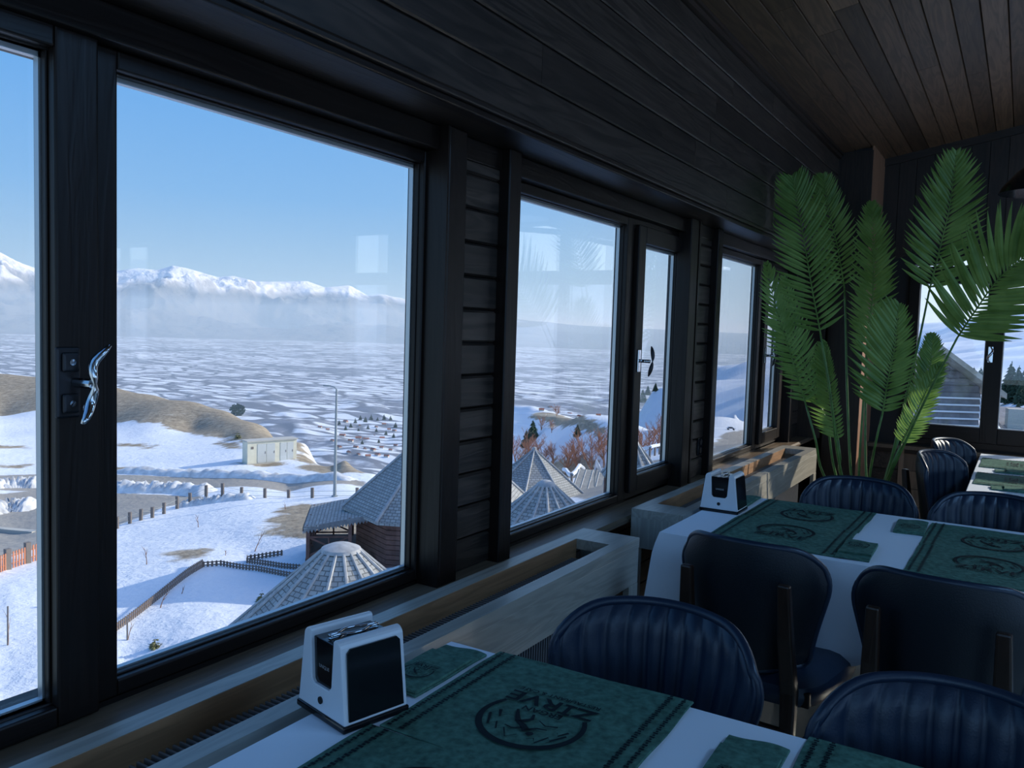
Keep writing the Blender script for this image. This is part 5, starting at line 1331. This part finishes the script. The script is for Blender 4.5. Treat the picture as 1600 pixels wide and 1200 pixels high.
plant('bush', 'small_shrub', 409, 940, 20, 'small olive shrub on the snow left of the nearest gazebo roof', 'shrub', 'small evergreen shrubs in the yard', 13, .6)
plant('round', 'round_tree', 371, 652, 21, 'lone dark round tree on the crest of the brown hill', 'tree', None, 14, .55)
plant('bush', 'bare_shrub', 372, 685, 12, 'brown shrub behind the upper left corner of the kiosk', 'shrub', None, 15, .7)
GR = 'russet bare trees below the second window'
ORD = ['first', 'second', 'third', 'fourth', 'fifth', 'sixth', 'seventh', 'eighth', 'ninth', 'tenth', 'eleventh', 'twelfth', 'thirteenth', 'fourteenth', 'fifteenth', 'sixteenth', 'seventeenth', 'eighteenth']
def ordinals(pts, fmt):
    o_ = sorted(range(len(pts)), key=lambda i: pts[i][0]); r_ = [''] * len(pts)
    for k, i in enumerate(o_): r_[i] = fmt % ORD[k]
    return r_
TR = [(815, 752, 75), (832, 742, 60), (808, 775, 60), (850, 738, 48), (880, 745, 52), (905, 742, 56), (925, 735, 62), (944, 730, 60), (958, 722, 50), (890, 728, 34), (865, 724, 34), (935, 712, 36), (1000, 718, 46), (1015, 712, 48), (1028, 700, 52), (870, 650, 18), (846, 672, 22), (862, 676, 20)]
LT = ordinals(TR, 'bare russet tree beyond the cabins, %s from the left in the second window')
for i, (px, py, h) in enumerate(TR):
    plant('russet', 'bare_tree', px, py, h * 1.35, LT[i], 'tree', GR, 30 + i)
GPN = 'small pines on the shaded snow slope'
PT = [(832, 690, 34), (822, 700, 28), (902, 683, 20), (1004, 628, 20), (1012, 618, 16), (1024, 612, 14)]
LT = ordinals(PT, 'dark pine on the shaded snow slope, %s from the left beyond the second window')
for i, (px, py, h) in enumerate(PT):
    plant('pine', 'pine_tree', px, py, h, LT[i], 'tree', GPN, 60 + i, .4)
GPE = 'pines on the slope beyond the end windows'
PT = [(1484, 612, 34), (1496, 604, 30), (1508, 607, 36), (1520, 604, 30), (1531, 606, 32), (1577, 628, 62), (1589, 626, 54), (1600, 622, 50), (1612, 625, 60), (1570, 632, 44), (1470, 600, 22), (1594, 634, 38)]
LT = ordinals(PT, 'grey-green pine on the slope, %s from the left beyond the end windows')
for i, (px, py, h) in enumerate(PT):
    plant('pine', 'pine_tree', px, py, h, LT[i], 'tree', GPE, 80 + i, .34)
plant('pine', 'young_pine', 1590, 652, 24, 'young pine alone on the snow, lower right of the end window', 'tree', None, 99, .42)
# --- guard rail and road below the second window
gr_ = thing('guard_rail', 'snow-covered guard rail on posts along the bend below the second window', 'guard rail', gp(930, 738)[0])
O_ = gr_.location.copy(); P = [gp(*q)[0] for q in ((880, 752), (905, 745), (930, 736), (960, 727), (1000, 718), (1030, 710))]; path = catmull(P, 30); path = [Vector((p.x - O_.x, p.y - O_.y, G(p.x, p.y) - O_.z + .95)) for p in path]
q = MB()
for i, p in enumerate(path):
    if i % 2 == 0: B(p.x - .07, p.x + .07, p.y - .07, p.y + .07, p.z - 1.1, p.z).build('rail_post', M['post'], gr_)
MB().tube(path, .16, 6).build('rail', M['snow'], gr_)
# --- low barn with dish
bp_ = atd(925, 752, 56)
bn = thing('low_barn', 'low dark barn with grey sloping roof and a dish, right foot of the second window', 'building', (bp_.x, bp_.y, G(bp_.x, bp_.y)), math.radians(22))
hb_ = 1.44 - 0 + 0
zt_ = atd(925, 749, 56).z - G(bp_.x, bp_.y)
B(-.8, 4.5, -2, 2.6, -.5, zt_ - .5).build('wall', M['cabin'], bn)
r_ = MB(); r_.prism([(-2.6, zt_ - .55), (3.0, zt_ + .05), (3.0, zt_ + .15), (-2.6, zt_ - .45)], -1.2, 5.0, 'x'); uvq(r_.build('roof', M['roofm'], bn))
for i in range(13):
    xx = -1.1 + i * .48; MB().tube([(xx, -2.6, zt_ - .44), (xx, 3.0, zt_ + .16)], .03, 4).build('roof_rib', M['ridge'], bn)
for xx in (-.6, 1.0): B(xx, xx + .7, -2.05, -2, zt_ - 1.7, zt_ - .9).build('window', M['black_pl'], bn)
dp_ = atd(932, 731, 53); ds = thing('satellite_dish', 'white satellite dish on the barn roof', 'dish', dp_, .6)
dd_ = MB(); dd_.lathe([(.001, 0), (.2, .03), (.38, .11), (.5, .2), (.48, .22), (.36, .14), (.001, .03)], 24, M=Matrix.Rotation(1.15, 4, 'Y')); dd_.build('dish', M['white_pl'], ds, smooth='auto')
MB().tube([(0, 0, 0), (-.1, 0, -.5), (-.1, 0, -1.2)], .04, 6).build('mast', M['pole'], ds); MB().tube([(.02, 0, -.1), (.55, 0, .15)], .02, 5).build('feed_arm', M['pole'], ds)
# --- neighbouring gabled building beyond the end window
nb = thing('gabled_building', 'grey weathered timber gable with snow-striped lower boards beyond the end window', 'building', (0, 0, 0))
D_ = 24.0
a_ = atd(1375, 668, D_); e_ = atd(1560, 676, D_); wdir = Vector((e_.x - a_.x, e_.y - a_.y, 0)).normalized(); nb.location = (a_.x, a_.y, a_.z); nb.rotation_euler = (0, 0, math.atan2(wdir.y, wdir.x))
s_px = D_ / FPX
def bp2(px, py): # picture point -> wall coordinates (along, up)
    d = ray(px, py); n_ = Vector((-wdir.y, wdir.x, 0)); t = (Vector((a_.x, a_.y, 0)) - Vector((CAM.x, CAM.y, 0))).dot(n_) / Vector((d.x, d.y, 0)).dot(n_); p = CAM + d * t
    return ((p - Vector((a_.x, a_.y, a_.z))).dot(wdir), p.z - a_.z)
apx = bp2(1447, 540); rgt = bp2(1536, 606); rb = bp2(1533, 668)
lft = (2 * apx[0] - rgt[0], rgt[1]); zlow = G(a_.x, a_.y) - a_.z - 1
g_ = MB(); g_.prism([(lft[0], zlow), (rgt[0], zlow), (rgt[0], rgt[1]), apx, (lft[0], lft[1])], .15, 7, 'y'); g_.build('body', M['siding'], nb)
zz = -.3; ztop_ = apx[1]
while zz < ztop_ - .05:
    hh2 = .20; zz2 = zz + hh2
    def xl(z): return rgt[0] if z <= rgt[1] else rgt[0] + (apx[0] - rgt[0]) * (z - rgt[1]) / (apx[1] - rgt[1])
    xr_ = xl(zz2); xl_ = 2 * apx[0] - xr_
    if xr_ > xl_:
        m_ = MB(); m_.prism([(0.15, zz), (0.06, zz), (0.11, zz2 - .01), (.15, zz2 - .01)], xl_, xr_, 'x'); m_.build('siding_board', M['siding'], nb)
        if 0 < zz < bp2(1480, 622)[1]: B(xl_, rgt[0], .035, .062, zz + .0, zz + .05).build('snow_strip', M['snow'], nb)
    zz = zz2
for sgn in (1, -1):
    ex = rgt if sgn > 0 else lft; ov = (ex[0] + sgn * .35, ex[1] - .35 * (apx[1] - ex[1]) / abs(apx[0] - ex[0]))
    r_ = MB(); r_.prism([ov, (apx[0], apx[1]), (apx[0], apx[1] + .12), (ov[0], ov[1] + .12)], -.55, 7.3, 'y'); r_.build('roof', M['roofm'], nb)
    r_ = MB(); r_.prism([(ov[0], ov[1] + .12), (apx[0], apx[1] + .12), (apx[0], apx[1] + .16), (ov[0], ov[1] + .16)], -.5, 7.2, 'y'); r_.build('roof_snow', M['snow'], nb)
    for k in range(5):
        r_ = MB(); r_.prism([(ov[0], ov[1] - .03), (apx[0], apx[1] - .03), (apx[0], apx[1] + .13), (ov[0], ov[1] + .13)], -.57 + k * .001 - .03 * (k == 0), -.55, 'y')
        if k == 0: r_.build('verge_board', M['roofm'], nb)
# shed roof and chimney low at the right of the end window
sp_ = atd(1583, 668, 23); sh = thing('low_shed', 'low shed roof with a small brown chimney, bottom right of the end window', 'shed', (sp_.x, sp_.y, sp_.z - 1.2), .2)
B(-.1, 2.6, -.5, 2, -2, .9).build('wall', M['cabin'], sh)
r_ = MB(); r_.prism([(-.8, .85), (2.6, 1.5), (2.6, 1.6), (-.8, .95)], -.2, 2.8, 'x'); r_.build('roof', M['siding'], sh)
B(-.1, .3, .2, .6, .6, 1.7).build('chimney', M['concrete'], sh)
# parked car on the far lay-by seen in the third window
cp_, cd_ = gp(1142, 672)
cw = 14 * cd_ / FPX / 2; car = thing('parked_car', 'tiny blue-grey parked car on the lay-by seen through the third window', 'car', cp_, .5)
cb_ = MB(); cb_.prism([(-cw, .25), (cw, .25), (cw, cw * .38), (cw * .55, cw * .45), (cw * .30, cw * .72), (-cw * .5, cw * .72), (-cw * .8, cw * .42), (-cw, cw * .38)], -cw * .42, cw * .42, 'y'); cb_.build('body', simple('blue_grey_car_paint', (.30, .36, .42), .3), car)
for sx in (-.6, .6):
    for sy in (-1, 1): MB().tube([(cw * sx, sy * cw * .36, cw * .16), (cw * sx, sy * cw * .43, cw * .16)], cw * .16, 12).build('wheel', M['black_pl'], car)
wd_ = MB(); wd_.prism([(-cw * .62, cw * .45), (cw * .36, cw * .45), (cw * .2, cw * .66), (-cw * .45, cw * .66)], -cw * .425, cw * .425, 'y'); wd_.build('window_glass', M['black_pl'], car)
# --- village houses in the valley
rv = random.Random(5)
h0 = None
HS = [(548, 690), (560, 686), (572, 688), (585, 683), (597, 686), (608, 672), (616, 674), (556, 700), (570, 702), (583, 704), (596, 700), (610, 704), (618, 697), (545, 708), (560, 711), (575, 714), (590, 712), (604, 714), (530, 700), (535, 682), (600, 664), (615, 662), (588, 668), (520, 690), (905, 652), (920, 655), (935, 650), (890, 648), (500, 668), (512, 672), (846, 642), (860, 638), (540, 660), (562, 666)]
for i, (px, py) in enumerate(HS):
    p, d = gp(px, py, 200); s_ = 3.6 * d / FPX
    if h0 is None:
        h0 = thing('village_house', 'red-roofed house of the village in the valley below the hill', 'house', (0, 0, 0), 0, 'village houses in the valley'); h0.scale = (1, 1, 1)
        B(-1, 1, -.7, .7, -.3, .55).build('wall', M['wallw'], h0); r_ = MB(); r_.prism([(-.85, .5), (.85, .5), (0, 1.1)], -1.1, 1.1, 'x'); r_.build('roof', M['red_roof'], h0); hh3 = h0
    else: hh3 = dup(h0, (0, 0, 0), 0)
    hh3.location = p; hh3.rotation_euler = (0, 0, rv.uniform(-.6, .9)); f_ = rv.uniform(.7, 1.15) * s_; hh3.scale = (f_, f_, f_)
# groves in the valley around the village
vt = []
for i, (px, py, h) in enumerate([(555, 662, 9), (563, 658, 10), (571, 661, 11), (580, 657, 10), (590, 660, 9), (600, 656, 9), (610, 659, 10), (548, 668, 8), (618, 668, 9), (575, 672, 9), (588, 676, 8), (560, 676, 8), (603, 680, 8), (540, 672, 8), (615, 684, 8), (566, 694, 7), (592, 692, 7), (530, 664, 8)]):
    p, d = gp(px, py, 200); h_ = h * d / FPX
    if not vt:
        t = thing('valley_tree', 'dark tree in the grove by the village in the valley', 'tree', (0, 0, 0), 0, 'dark trees by the valley village'); MB().tube([(0, 0, -.1), (0, 0, .6)], [.04, .02], 5).build('trunk', M['bark'], t); pine_mb(1.0, .42, 5, 8, 26).build('foliage', M['pine'], t); vt.append(t)
    else: t = dup(vt[0], (0, 0, 0), 0)
    t.location = p; t.scale = (h_, h_, h_); t.rotation_euler = (0, 0, i)
